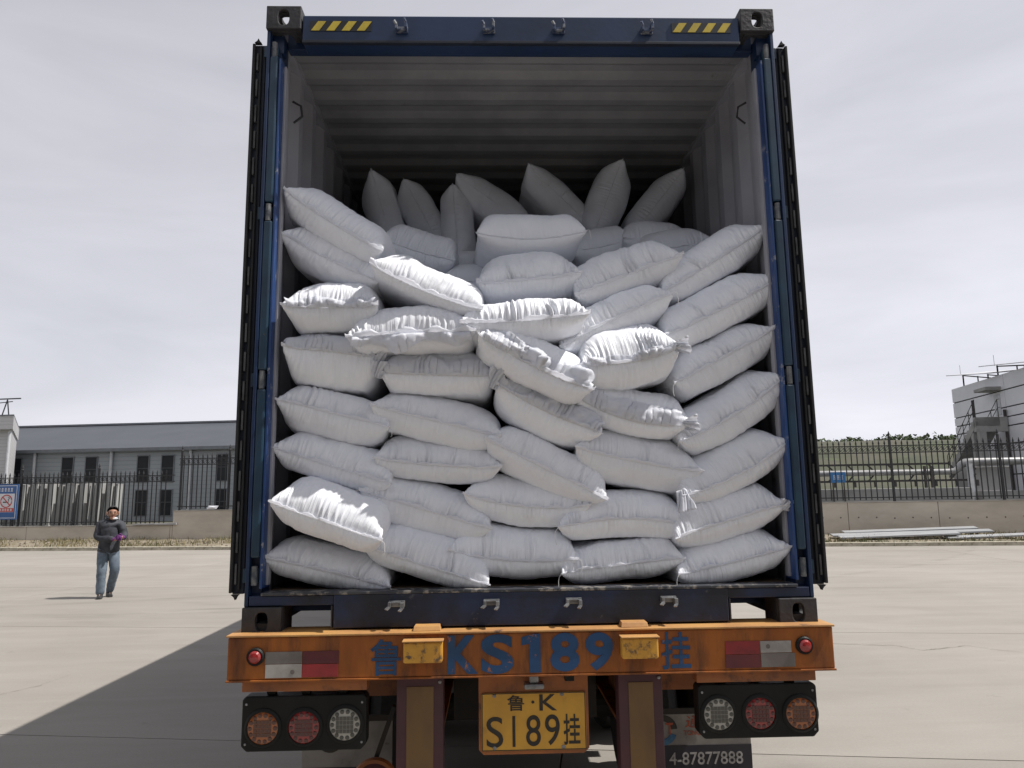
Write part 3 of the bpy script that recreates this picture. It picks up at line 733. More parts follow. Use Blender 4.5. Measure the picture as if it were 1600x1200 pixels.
def film_material(name, c, tr_w):
    mt, nt, b = new_mat(name)
    L = nt.links
    tc = N(nt, 'ShaderNodeTexCoord')
    n2 = N(nt, 'ShaderNodeTexNoise', Scale=16.0, Detail=4.0, Roughness=0.5, Distortion=0.8)
    L.new(tc.outputs['Object'], n2.inputs['Vector'])
    bp_ = N(nt, 'ShaderNodeBump', Strength=0.35, Distance=0.012); L.new(n2.outputs['Fac'], bp_.inputs['Height'])
    b.inputs['Base Color'].default_value = (*c, 1); b.inputs['Roughness'].default_value = 0.42
    L.new(bp_.outputs['Normal'], b.inputs['Normal'])
    t = N(nt, 'ShaderNodeBsdfTranslucent'); t.inputs['Color'].default_value = (*c, 1)
    ms = N(nt, 'ShaderNodeMixShader'); ms.inputs[0].default_value = tr_w
    L.new(b.outputs[0], ms.inputs[1]); L.new(t.outputs[0], ms.inputs[2])
    out = [n for n in nt.nodes if n.type == 'OUTPUT_MATERIAL'][0]
    L.new(ms.outputs[0], out.inputs['Surface'])
    return mt
M['hem'] = film_material('sack_hem', (0.905, 0.915, 0.95), 0.5)
M['flapfilm'] = film_material('sack_mouth_cloth', (0.85, 0.865, 0.91), 0.45)
M['thread'] = surf('sewing_thread', (0.75, 0.74, 0.72), (0.6, 0.6, 0.58), scale=50, rough=0.8)

W0, L0 = 0.60, 0.94
def simulate_sacks(B=6, nx=33, ny=49, steps=220):
    """two sheets sewn along their edges, filled and pressed between the sacks above and below"""
    rng = np.random.RandomState(5)
    dx = W0 / (nx - 1); dy = L0 / (ny - 1)
    X, Y = np.meshgrid(np.linspace(-W0 / 2, W0 / 2, nx), np.linspace(0, L0, ny))
    P = np.zeros((B, 2, ny, nx, 3), np.float32)
    P[..., 0] = X; P[..., 1] = Y
    bump = np.sin(np.pi * (X / W0 + 0.5)) * np.sin(np.pi * Y / L0)
    P[:, 0, :, :, 2] = 0.05 * bump; P[:, 1, :, :, 2] = -0.05 * bump
    P += rng.normal(0, 0.0016, P.shape).astype(np.float32)
    gap = np.linspace(0.205, 0.262, B).astype(np.float32)
    V = np.zeros_like(P)
    def con(A, Bv, rest, k_st, k_co):
        d = Bv - A
        l = np.sqrt((d * d).sum(-1, keepdims=True)) + 1e-9
        e = (l - rest) / l
        c = d * np.where(e > 0, e * k_st, e * k_co) * 0.5
        return c
    def weld():
        for sl in ((slice(None), 0), (slice(None), -1), (0, slice(None)), (-1, slice(None))):
            a = P[:, 0][(slice(None),) + sl]; b = P[:, 1][(slice(None),) + sl]
            mid = (a + b) * 0.5
            P[:, 0][(slice(None),) + sl] = mid; P[:, 1][(slice(None),) + sl] = mid
    diag = math.hypot(dx, dy)
    for it in range(steps):
        pr = 0.00125 * min(1.0, it / 50.0)
        tu = np.zeros_like(P); tv = np.zeros_like(P)
        tu[:, :, :, 1:-1] = P[:, :, :, 2:] - P[:, :, :, :-2]; tv[:, :, 1:-1] = P[:, :, 2:] - P[:, :, :-2]
        n = np.cross(tu, tv); n /= (np.sqrt((n * n).sum(-1, keepdims=True)) + 1e-9)
        n[:, 1] *= -1
        old = P.copy()
        P += V * 0.93 + n * pr
        P[..., 2] -= 0.00012
        for rep in range(2):
            for o in (0, 1):
                c = con(P[:, :, :, o:-1:2], P[:, :, :, o + 1::2], dx, 0.95, 0.18); P[:, :, :, o:-1:2] += c; P[:, :, :, o + 1::2] -= c
                c = con(P[:, :, o:-1:2], P[:, :, o + 1::2], dy, 0.95, 0.18); P[:, :, o:-1:2] += c; P[:, :, o + 1::2] -= c
            for o in (0, 1):
                A = P[:, :, o:-1:2, :-1]; Bq = P[:, :, o + 1::2, 1:]
                c = con(A, Bq, diag, 0.25, 0.05); P[:, :, o:-1:2, :-1] += c; P[:, :, o + 1::2, 1:] -= c
                A = P[:, :, o:-1:2, 1:]; Bq = P[:, :, o + 1::2, :-1]
                c = con(A, Bq, diag, 0.25, 0.05); P[:, :, o:-1:2, 1:] += c; P[:, :, o + 1::2, :-1] -= c
            weld()
        g = (gap / 2).reshape(B, 1, 1, 1)
        P[..., 2] = np.clip(P[..., 2], -g * 0.92, g)
        V = np.clip(P - old, -0.01, 0.01)
    return P
SIM = simulate_sacks()

def catmull(n_in, t):
    """weights for cubic interpolation of n_in samples at fractions t (0..1)"""
    x = np.clip(t, 0, 1) * (n_in - 1)
    i = np.minimum(np.floor(x).astype(int), n_in - 2); f = x - i
    Wt = np.zeros((len(t), n_in))
    w = [(-f + 2 * f**2 - f**3) / 2, (2 - 5 * f**2 + 3 * f**3) / 2, (f + 4 * f**2 - 3 * f**3) / 2, (-f**2 + f**3) / 2]
    for k in range(4):
        j = np.clip(i + k - 1, 0, n_in - 1)
        np.add.at(Wt, (np.arange(len(t)), j), w[k])
    return Wt
NU, NV = 116, 50
TU = np.linspace(0, 1, NU)
TV = np.concatenate([np.linspace(0, 0.22, 26)[:-1], np.linspace(0.22, 1.0, NV - 25)])
CU = catmull(SIM.shape[3], TU); CV = catmull(SIM.shape[2], TV)
def noise1(x, rng, lo, hi, octs=3):
    """smooth random curve with wavelengths between lo and hi (same units as x)"""
    y = np.zeros_like(x)
    for k in range(octs * 5):
        lam = math.exp(rng.uniform(math.log(lo), math.log(hi)))
        y += np.sin(2 * math.pi * x / lam + rng.uniform(0, 6.28)) * (lam / hi) ** 0.45
    return y / math.sqrt(octs * 5 / 2.0)
def noise2(u, v, rng, lo, hi, n=14):
    y = np.zeros(np.broadcast(u, v).shape)
    for k in range(n):
        lam = math.exp(rng.uniform(math.log(lo), math.log(hi))); a = rng.uniform(0, math.pi)
        y += np.sin(2 * math.pi * (u * math.cos(a) + v * math.sin(a)) / lam + rng.uniform(0, 6.28)) * (lam / hi) ** 0.6
    return y / math.sqrt(n / 2.0)
def normals(G):
    tu = np.gradient(G, axis=1); tv = np.gradient(G, axis=0)
    n = np.cross(tu, tv)
    return n / (np.linalg.norm(n, axis=-1, keepdims=True) + 1e-9)
def grid_faces(nv, nu, idx, flip):
    a = idx[:-1, :-1].ravel(); b = idx[:-1, 1:].ravel(); c = idx[1:, 1:].ravel(); d = idx[1:, :-1].ravel()
    return np.stack([a, b, c, d] if not flip else [d, c, b, a], 1)
def quads_mesh(name, co, quads, uv=None):
    me = bpy.data.meshes.new(name)
    me.vertices.add(len(co)); me.vertices.foreach_set('co', np.asarray(co, np.float32).ravel())
    nq = len(quads)
    me.loops.add(nq * 4); me.loops.foreach_set('vertex_index', quads.astype(np.int32).ravel())
    me.polygons.add(nq); me.polygons.foreach_set('loop_start', np.arange(0, nq * 4, 4, dtype=np.int32))
    me.polygons.foreach_set('use_smooth', np.ones(nq, bool))
    if uv is not None:
        ul = me.uv_layers.new(name='UVMap'); ul.data.foreach_set('uv', uv[quads.ravel()].astype(np.float32).ravel())
    me.update(calc_edges=True); me.validate()
    return me
def strip(name, grid, mat, parent, thick=0.0018):
    """cloth strip from a (rows, cols, 3) grid, given a little thickness"""
    nv, nu = grid.shape[:2]
    n = normals(grid)
    co = np.concatenate([(grid + n * thick / 2).reshape(-1, 3), (grid - n * thick / 2).reshape(-1, 3)])
    i0 = np.arange(nv * nu).reshape(nv, nu); i1 = i0 + nv * nu
    q = [grid_faces(nv, nu, i0, False), grid_faces(nv, nu, i1, True)]
    ed = np.concatenate([i0[0], i0[1:, -1], i0[-1, -2::-1], i0[-2:0:-1, 0]])
    q.append(np.stack([ed, ed + nv * nu, np.roll(ed, -1) + nv * nu, np.roll(ed, -1)], 1))
    me = quads_mesh(name, co - np.array(origin_of(parent)), np.concatenate(q))
    return link(name, me, mat, parent)

def make_sack(spec, label, group, rng):
    """spec: seam ends and middle, top and bottom of the bulge (photograph measure at depth Y), see table"""
    (xl, yl), (xr, yr), my, ty, by, Y = spec['L'], spec['R'], spec['m'], spec['t'], spec['b'], spec['Y']
    Lw = at(xl, yl, Y + spec.get('dl', 0.0)); Rw = at(xr, yr, Y + spec.get('dr', 0.0))
    mid = (Lw + Rw) / 2
    mx = (xl + xr) / 2
    Mw = at(mx, my, Y + 0.01)
    e1 = Rw - Lw; wid = np.linalg.norm(e1); e1 = e1 / wid
    e2 = np.array([0.0, 1.0, 0.0]); e2 = e2 - e1 * (e1 @ e2); e2 /= np.linalg.norm(e2)
    e3 = np.cross(e1, e2)
    bow = (Mw - mid) @ e3
    yb = Y + 0.14
    h_up = max(0.03, (at(mx, ty, yb) - mid) @ e3 - bow)
    h_dn = max(0.03, -((at(mx, by, yb) - mid) @ e3 - bow))
    if 'hp' in spec:
        ppm = float((mid - CAM_C) @ CAM_A[2]) / CAM_F
        h_up, h_dn, bow = spec['hp'][0] * ppm, spec['hp'][1] * ppm, 0.0
    tgt = h_up + h_dn
    var = int(np.clip(round((tgt - 0.20) / 0.015) + rng.randint(-1, 2), 0, SIM.shape[0] - 1))
    G = np.einsum('vi,sijc,uj->svuc', CV, SIM[var].astype(np.float64), CU)
    if rng.rand() < 0.5:
        G = G[:, :, ::-1].copy(); G[..., 0] *= -1
    if rng.rand() < 0.35:
        G = G[::-1].copy(); G[..., 2] *= -1
    seam = G[0, 0].copy()
    # straighten the sewn end, keep its puckers
    zs = np.polyval(np.polyfit(seam[:, 0], seam[:, 2], 2), G[..., 0]) * np.exp(-G[..., 1] / 0.25)
    G[..., 2] -= zs
    y_end = np.polyval(np.polyfit(seam[:, 0], seam[:, 1], 2), 0.0)
    G[..., 1] -= seam[:, 1].min() * 0.5 + y_end * 0.5
    nat_w = seam[-1, 0] - seam[0, 0]
    # procedural pleats gathered by the stitching, long dents further back
    us = (TU - 0.5) * wid
    n_top = normals(G[0]); n_bot = -normals(G[1])
    if n_top[NV // 2, NU // 2, 2] < 0: n_top = -n_top
    if n_bot[NV // 2, NU // 2, 2] > 0: n_bot = -n_bot
    d = (TV * L0)[:, None]
    pl_amp = spec.get('pleat', 1.0)
    edge = np.sin(np.pi * np.clip(TU, 0.0, 1.0))[None, :] ** 0.35
    for s, nn, amp in ((0, n_top, 0.0088), (1, n_bot, 0.0032)):
        wob = us[None, :] + 0.018 * noise2(us[None, :], d, rng, 0.10, 0.3, 6) * np.minimum(d / 0.1, 1)
        prof = noise1(wob, rng, 0.013, 0.034)
        local = 0.55 + 0.45 * noise1(us, rng, 0.08, 0.3)[None, :]
        fall = np.exp(-d / (0.055 + 0.035 * noise1(us, rng, 0.1, 0.3)[None, :].clip(-0.8, 1))) * (1 - np.exp(-d / 0.006))
        dis = amp * pl_amp * prof * local * fall * edge
        dis = dis + 0.0034 * noise2(us[None, :], d, rng, 0.12, 0.36) * np.minimum(d / 0.05, 1) * np.minimum((L0 - d) / 0.05, 1) * edge
        dis = dis + 0.0012 * min(1.0, pl_amp) * noise2(us[None, :], d * 0.6, rng, 0.025, 0.07) * np.minimum(d / 0.03, 1) * np.minimum((L0 - d) / 0.03, 1) * edge
        G[s] += nn * dis[..., None]
    # re-sew the borders
    for sl in (np.s_[:, 0], np.s_[:, -1], np.s_[0, :], np.s_[-1, :]):
        a = (G[0][sl] + G[1][sl]) / 2; G[0][sl] = a; G[1][sl] = a
    up_n = np.percentile(G[0, :, NU // 2 - 20:NU // 2 + 20, 2], 97); dn_n = -np.percentile(G[1, :, NU // 2 - 20:NU // 2 + 20, 2], 3)
    sz = np.where(G[..., 2] > 0, h_up / up_n, h_dn / dn_n)
    a = G[..., 0] * (wid / nat_w); b = G[..., 1] * spec.get('sy', 0.95); c = G[..., 2] * sz
    a = a - (a[0, 0, 0] + a[0, 0, -1]) / 2
    s_ = np.clip(2 * a / wid, -1.1, 1.1)
    dep = np.clip(b / 0.20, 0, 1); dep = dep * dep * (3 - 2 * dep)
    c = c * (1.0 + 0.10 * dep * np.abs(s_) ** 2.5)                                  # pressed against its neighbours: fuller flanks
    a = a * (1 + spec.get('wide', 0.055) * dep)
    c = c + bow * (1 - s_ ** 2) * np.exp(-np.clip(b, 0, 1) / 0.5)
    c = c + spec.get('pitch', rng.uniform(-0.03, 0.05)) * b
    a = a + rng.uniform(-0.05, 0.05) * b
    # the sack's own weight: sag of the belly
    Wp = mid + a[..., None] * e1 + b[..., None] * e2 + c[..., None] * e3
    lim = 1.150 if Y < 0.16 else 1.165
    edgex = np.abs(Wp[..., 0]) > lim
    Wp[..., 0] = np.where(edgex & (Wp[..., 1] > 0.10), np.sign(Wp[..., 0]) * (lim + 0.02 * np.tanh((np.abs(Wp[..., 0]) - lim) / 0.02)), Wp[..., 0])
    Wp[..., 2] = np.maximum(Wp[..., 2], Z0 + 0.175 + np.where(Wp[..., 1] < 0.0, -0.2, 0.0))
    ctr = Wp.reshape(-1, 3).mean(0)
    root = empty('sack', (float(ctr[0]), float(ctr[1]), float(Wp[..., 2].min())))
    tag(root, label, 'sack', group)
    org = np.array(origin_of(root))
    nt_ = NV * NU
    i0 = np.arange(nt_).reshape(NV, NU); i1 = i0 + nt_
    i1[1:, 0] = i0[1:, 0]; i1[1:, -1] = i0[1:, -1]; i1[-1] = i0[-1]
    quads = np.concatenate([grid_faces(NV, NU, i0, False), grid_faces(NV, NU, i1, True)])
    uu, vv = np.meshgrid(TU, TV)
    if pl_amp < 0.5: vv = vv * 0.85 + 0.2                                            # ends folded under: no gathered seam on view
    uv = np.concatenate([np.stack([uu, vv], -1).reshape(-1, 2), np.stack([uu, vv + 1.3], -1).reshape(-1, 2)])
    me = quads_mesh('body', Wp.reshape(-1, 3) - org, quads, uv)
    link('body', me, M['sack'], root)
    # the sewn hem standing out from the seam
    sw = Wp[0, 0]
    hw = spec.get('hem', 0.018) * (0.75 + 0.35 * noise1(us, rng, 0.06, 0.3)).clip(0.35, 1.5)
    cur = rng.uniform(0.6, 1.0) + 0.15 * noise1(us, rng, 0.10, 0.4)
    rip = 0.0022 * noise1(us, rng, 0.022, 0.09)
    rows = []
    for k, t in enumerate((-0.25, 0.0, 0.35, 0.7, 1.0)):
        o = hw * t
        rows.append(sw - e2 * (o * np.cos(cur * max(t, 0)))[:, None] + e3 * (o * np.sin(cur * max(t, 0)) + rip * max(t, 0))[:, None])
    strip('hem', np.stack(rows)[:, ::1], M['hem'], root, 0.0026)
    # loose cloth beyond the stitching, folded back over the sack
    if 'flap' in spec:
        for (side, u0, u1, wf, crump) in spec['flap']:
            cols = np.where((TU >= max(u0, 0.045)) & (TU <= min(u1, 0.955)))[0]
            S = Wp[side][:, cols]; nn = normals(S)
            ref = e3 if side == 0 else -e3
            if (nn.reshape(-1, 3).mean(0) @ ref) < 0: nn = -nn
            dist = np.concatenate([[0], np.cumsum(np.linalg.norm(np.diff(S[:, len(cols) // 2], axis=0), axis=1))])
            NR = 22
            uc = us[cols]
            wloc = wf * (1 + 0.20 * noise1(uc, rng, 0.12, 0.5)).clip(0.5, 1.5)
            rows = []
            cw = noise2(uc[None, :], np.linspace(0, wf, NR)[:, None] * 1.0, rng, 0.09, 0.30, 12)
            cw2 = noise2(uc[None, :], np.linspace(0, wf, NR)[:, None] * 1.4, rng, 0.04, 0.10, 12)
            for k in range(NR):
                t = k / (NR - 1)
                dd = wloc * t
                row = np.zeros((len(cols), 3)); nrm = np.zeros_like(row)
                for q in range(3):
                    row[:, q] = [np.interp(dd[j], dist, S[:, j, q]) for j in range(len(cols))]
                    nrm[:, q] = [np.interp(dd[j], dist, nn[:, j, q]) for j in range(len(cols))]
                nrm = nrm + np.array([0, -0.8, 0.0]) * (1 - t)
                nrm /= np.linalg.norm(nrm, axis=1, keepdims=True)
                off = 0.006 + 0.009 * math.sin(math.pi * min(1, t * 1.15)) ** 0.7 + crump * (cw[k] * 0.013 + cw2[k] * 0.0045) * min(1, t * 4) 
                rows.append(row + nrm * np.maximum(off, 0.004)[:, None])
            strip('mouth_flap', np.stack(rows), M['flapfilm'], root, 0.0016)
    if 'ear' in spec:
        for (end, ln, dirx, dirz) in spec['ear']:                                    # a gathered corner sticking out
            c0 = sw[0] if end == 'l' else sw[-1]
            rows = []
            a0 = np.array([dirx, -0.35, dirz]); a0 /= np.linalg.norm(a0)
            pv = np.cross(a0, np.array([0, 1.0, 0.2])); pv /= np.linalg.norm(pv)
            q = np.linspace(-1, 1, 17)
            for k in range(12):
                t = k / 11
                wv = 0.020 + 0.020 * t ** 0.8
                rows.append(c0 - a0 * 0.03 + a0 * (ln + 0.03) * t + pv[None, :] * (q * wv)[:, None] + np.array([0, -1.0, 0])[None, :] * (0.010 * np.sin(q * 5 + t * 4) * (0.3 + t) + 0.006 * np.sin(q * 13 + k))[:, None])
            strip('corner_ear', np.stack(rows), M['flapfilm'], root, 0.0016)
    if spec.get('thread'):
        c0 = sw[0] if spec['thread'] == 'l' else sw[-1]
        ln = rng.uniform(0.035, 0.075); sgn = -1 if spec['thread'] == 'l' else 1
        pts = [c0 + np.array([0, -0.008, 0.0])]
        for k in range(1, 8):
            t = k / 7
            pts.append(c0 + np.array([sgn * 0.012 * math.sin(t * 2.5) + rng.uniform(-0.002, 0.002), -0.012 - 0.004 * t, -ln * t + 0.008 * math.sin(t * 6)]))
        MB().tube(pts, 0.0013, 5).build('thread', M['thread'], root)
    return root

COLN = {'A': 'leftmost column', 'B': 'second column from the left', 'C': 'middle column', 'D': 'second column from the right', 'E': 'rightmost column'}
S = lambda L, R_, m, t, b, Y, **k: dict(L=L, R=R_, m=m, t=t, b=b, Y=Y, **k)
SACKS = [
 # leftmost column, top to bottom
 ('A', 1, S((443, 296), (599, 394), 350, 312, 392, 0.060, pleat=0.8), 'steeply tilted white sack on top of the leftmost column'),
 ('A', 2, S((437, 363), (594, 441), 407, 366, 449, 0.100, thread='l'), 'tilted white sack second from the top in the leftmost column'),
 ('A', 3, S((440, 479), (592, 477), 480, 442, 527, 0.000, flap=[(0, 0.0, 1.0, 0.045, 1.0)], hem=0.022), 'white sack with a ruffled mouth, third from the top in the leftmost column'),
 ('A', 4, S((441, 542), (592, 558), 549, 523, 616, 0.050, flap=[(0, 0.0, 1.0, 0.11, 0.7)], ear=[('r', 0.04, 0.1, 0.9)]), 'white sack with loose cloth over its top, fourth from the top in the leftmost column'),
 ('A', 5, S((431, 624), (609, 668), 646, 607, 690, 0.080, thread='r', pleat=1.3), 'white sack fifth from the top in the leftmost column, with a gathered upper left corner'),
 ('A', 6, S((424, 699), (613, 757), 729, 684, 760, 0.090), 'white sack third from the bottom in the leftmost column'),
 ('A', 7, S((420, 784), (598, 846), 816, 754, 848, -0.045, thread='r'), 'white sack with a patch of sun, second from the bottom in the leftmost column'),
 ('A', 8, S((409, 872), (611, 919), 893, 846, 916, 0.075, thread='r'), 'white sack lying on the sill at the bottom of the leftmost column'),
 # second column
 ('B', 1, S((577, 411), (754, 485), 455, 417, 483, -0.020, hem=0.022, pleat=0.8), 'sunlit white sack on top of the second column from the left'),
 ('B', 2, S((540, 528), (744, 519), 520, 480, 557, -0.030, flap=[(1, 0.0, 1.0, 0.05, 1.3)], hem=0.03, thread='r'), 'sunlit white sack with hanging mouth cloth, second from the top in the second column'),
 ('B', 3, S((592, 582), (772, 588), 586, 550, 624, 0.060, flap=[(0, 0.02, 0.98, 0.10, 0.45)], ear=[('l', 0.05, 0.1, 0.8), ('r', 0.05, 0.9, 0.1)]), 'white sack with a smooth folded-back mouth, third from the top in the second column'),
 ('B', 4, S((577, 633), (784, 683), 658, 620, 700, 0.080, pleat=0.9), 'white sack fourth from the top in the second column from the left'),
 ('B', 5, S((582, 716), (784, 731), 728, 687, 760, 0.100, pleat=0.9), 'white sack third from the bottom in the second column from the left'),
 ('B', 6, S((561, 767), (769, 828), 797, 750, 841, 0.100, thread='l'), 'white sack second from the bottom in the second column from the left'),
 ('B', 7, S((565, 852), (766, 915), 885, 826, 909, 0.050), 'white sack at the bottom of the second column from the left'),
 # middle column
 ('C', 1, S((743, 364), (918, 361), 374, 337, 412, 0.30, hem=0.006, pleat=0.3, thread='r', sy=0.8), 'plump white sack perched alone on top of the middle column'),
 ('C', 2, S((744, 445), (910, 427), 437, 394, 477, 0.14), 'white sack second from the top in the middle column, below the perched one'),
 ('C', 3, S((718, 505), (922, 490), 501, 468, 538, -0.040, hem=0.022, pleat=1.7), 'sunlit heavily pleated white sack third from the top in the middle column'),
 ('C', 4, S((746, 522), (927, 611), 574, 528, 620, -0.050, flap=[(0, 0.0, 1.0, 0.075, 1.7)], hem=0.03), 'tilted white sack with crumpled sunlit mouth cloth, fourth from the top in the middle column'),
 ('C', 5, S((773, 598), (942, 677), 646, 606, 697, 0.040, flap=[(0, 0.0, 1.0, 0.085, 1.2)], ear=[('l', 0.07, 0.3, 1.0)]), 'tilted white sack with an upturned mouth corner, fourth from the bottom in the middle column'),
 ('C', 6, S((757, 686), (949, 781), 733, 683, 772, 0.060, pleat=0.7), 'steeply tilted white sack third from the bottom in the middle column'),
 ('C', 7, S((723, 772), (924, 790), 793, 748, 828, 0.100), 'white sack second from the bottom in the middle column'),
 ('C', 8, S((700, 861), (904, 874), 877, 822, 907, 0.090, thread='r', pleat=1.2), 'white sack at the bottom of the middle column'),
 # second column from the right
 ('D', 1, S((898, 463), (1067, 399), 429, 380, 470, 0.120, pleat=1.2), 'white sack on top of the second column from the right'),
 ('D', 2, S((874, 544), (1053, 459), 497, 456, 537, 0.080, thread='r'), 'tilted white sack second from the top in the second column from the right'),
 ('D', 3, S((908, 568), (1064, 543), 566, 514, 616, -0.010, flap=[(0, 0.0, 0.95, 0.035, 1.4)], ear=[('r', 0.035, 0.9, 0.15)], pleat=1.5), 'white sack with a projecting ear, third in the second column from the right'),
 ('D', 4, S((896, 616), (1078, 664), 658, 611, 690, 0.050, flap=[(0, 0.0, 0.9, 0.09, 0.6)], ear=[('r', 0.035, 1.0, 0.2)], thread='l'), 'white sack with a knotted right corner in the second column from the right'),
 ('D', 5, S((897, 699), (1099, 738), 722, 678, 770, 0.070, pleat=0.8), 'white sack third from the bottom in the second column from the right'),
 ('D', 6, S((871, 826), (1083, 824), 811, 763, 842, 0.080, thread='l', pleat=1.2), 'white sack second from the bottom in the second column from the right'),
 ('D', 7, S((876, 897), (1070, 872), 884, 840, 907, 0.080, thread='l', pleat=1.3), 'white sack at the bottom of the second column from the right'),
 # rightmost column
 ('E', 1, S((1036, 457), (1198, 355), 409, 368, 449, 0.14, pleat=1.1), 'steeply tilted white sack on top of the rightmost column'),
 ('E', 2, S((1038, 527), (1220, 434), 484, 438, 524, 0.08), 'white sack second from the top in the rightmost column'),
 ('E', 3, S((1053, 601), (1213, 513), 558, 514, 601, 0.08, thread='l', pleat=1.1), 'white sack third from the top in the rightmost column'),
 ('E', 4, S((1061, 692), (1228, 588), 652, 598, 690, 0.06, thread='l'), 'white sack fourth from the top in the rightmost column'),
 ('E', 5, S((1066, 776), (1234, 690), 745, 680, 772, 0.05, ear=[('l', 0.07, 0.2, -0.9)], thread='r'), 'white sack with a drooping lower left corner, third from the bottom in the rightmost column'),
 ('E', 6, S((1053, 842), (1230, 788), 814, 757, 842, 0.05, ear=[('r', 0.022, 0.2, 1.0)]), 'white sack second from the bottom in the rightmost column'),
 ('E', 7, S((1058, 899), (1237, 855), 879, 830, 908, 0.060, thread='l', pleat=1.3), 'white sack at the bottom of the rightmost column'),
 # behind, propped on edge under the roof
 ('F', 1, S((580, 265), (618, 402), 333, 305, 371, 1.15, hem=0.004, pleat=0.3, hp=(30, 30)), 'leftmost of the dim sacks standing on edge under the roof'),
 ('F', 2, S((630, 279), (690, 386), 332, 298, 362, 1.18, hem=0.004, pleat=0.3, hp=(29, 29)), 'second from the left of the dim sacks standing on edge under the roof'),
 ('F', 3, S((707, 287), (716, 400), 340, 330, 350, 1.12, hem=0.004, pleat=0.3, hp=(28, 28)), 'upright dim sack half hidden behind a larger one at the back'),
 ('F', 4, S((712, 272), (826, 352), 314, 268, 354, 1.15, hem=0.004, pleat=0.3, hp=(32, 30)), 'broad dim sack leaning to the right at the back, centre left'),
 ('F', 5, S((824, 257), (918, 346), 303, 268, 338, 1.18, hem=0.004, pleat=0.3, hp=(28, 30)), 'dim sack leaning to the right at the back, right of centre'),
 ('F', 6, S((928, 366), (973, 248), 308, 285, 338, 1.12, hem=0.004, pleat=0.3, hp=(33, 33)), 'tallest dim sack standing upright at the back'),
 ('F', 7, S((992, 362), (1069, 263), 312, 283, 345, 1.15, hem=0.004, pleat=0.3, hp=(28, 28)), 'rightmost of the dim sacks standing on edge under the roof'),
 ('G', 1, S((592, 372), (712, 408), 393, 356, 436, 0.62, hem=0.006, pleat=0.5), 'shaded sack lying behind the top of the second column from the left'),
 ('G', 2, S((694, 412), (775, 412), 414, 393, 452, 0.95, hem=0.004, pleat=0.3), 'small dark glimpse of a sack left of the perched one'),
 ('G', 3, S((890, 392), (990, 372), 386, 356, 426, 0.85, hem=0.004, pleat=0.3), 'dark sack lying behind the top of the second column from the right'),
 ('G', 4, S((972, 374), (1080, 372), 372, 350, 406, 0.80, hem=0.004, pleat=0.3), 'dark sack lying at the back below the rightmost standing sack'),
 ('G', 5, S((1000, 392), (1112, 374), 386, 361, 420, 0.70, hem=0.004, pleat=0.3), 'dark sack end lying against the right side wall'),
 ('G', 6, S((690, 436), (790, 440), 440, 416, 484, 0.60, hem=0.004, pleat=0.3), 'shaded sack lying between the second and the middle column'),
]
_used = {}
for i_, (cl_, k_, sp_, lab_) in enumerate(SACKS):
    rg = np.random.RandomState(100 + i_ * 17)
    make_sack(sp_, lab_, 'white woven sacks stacked in the container', rg)

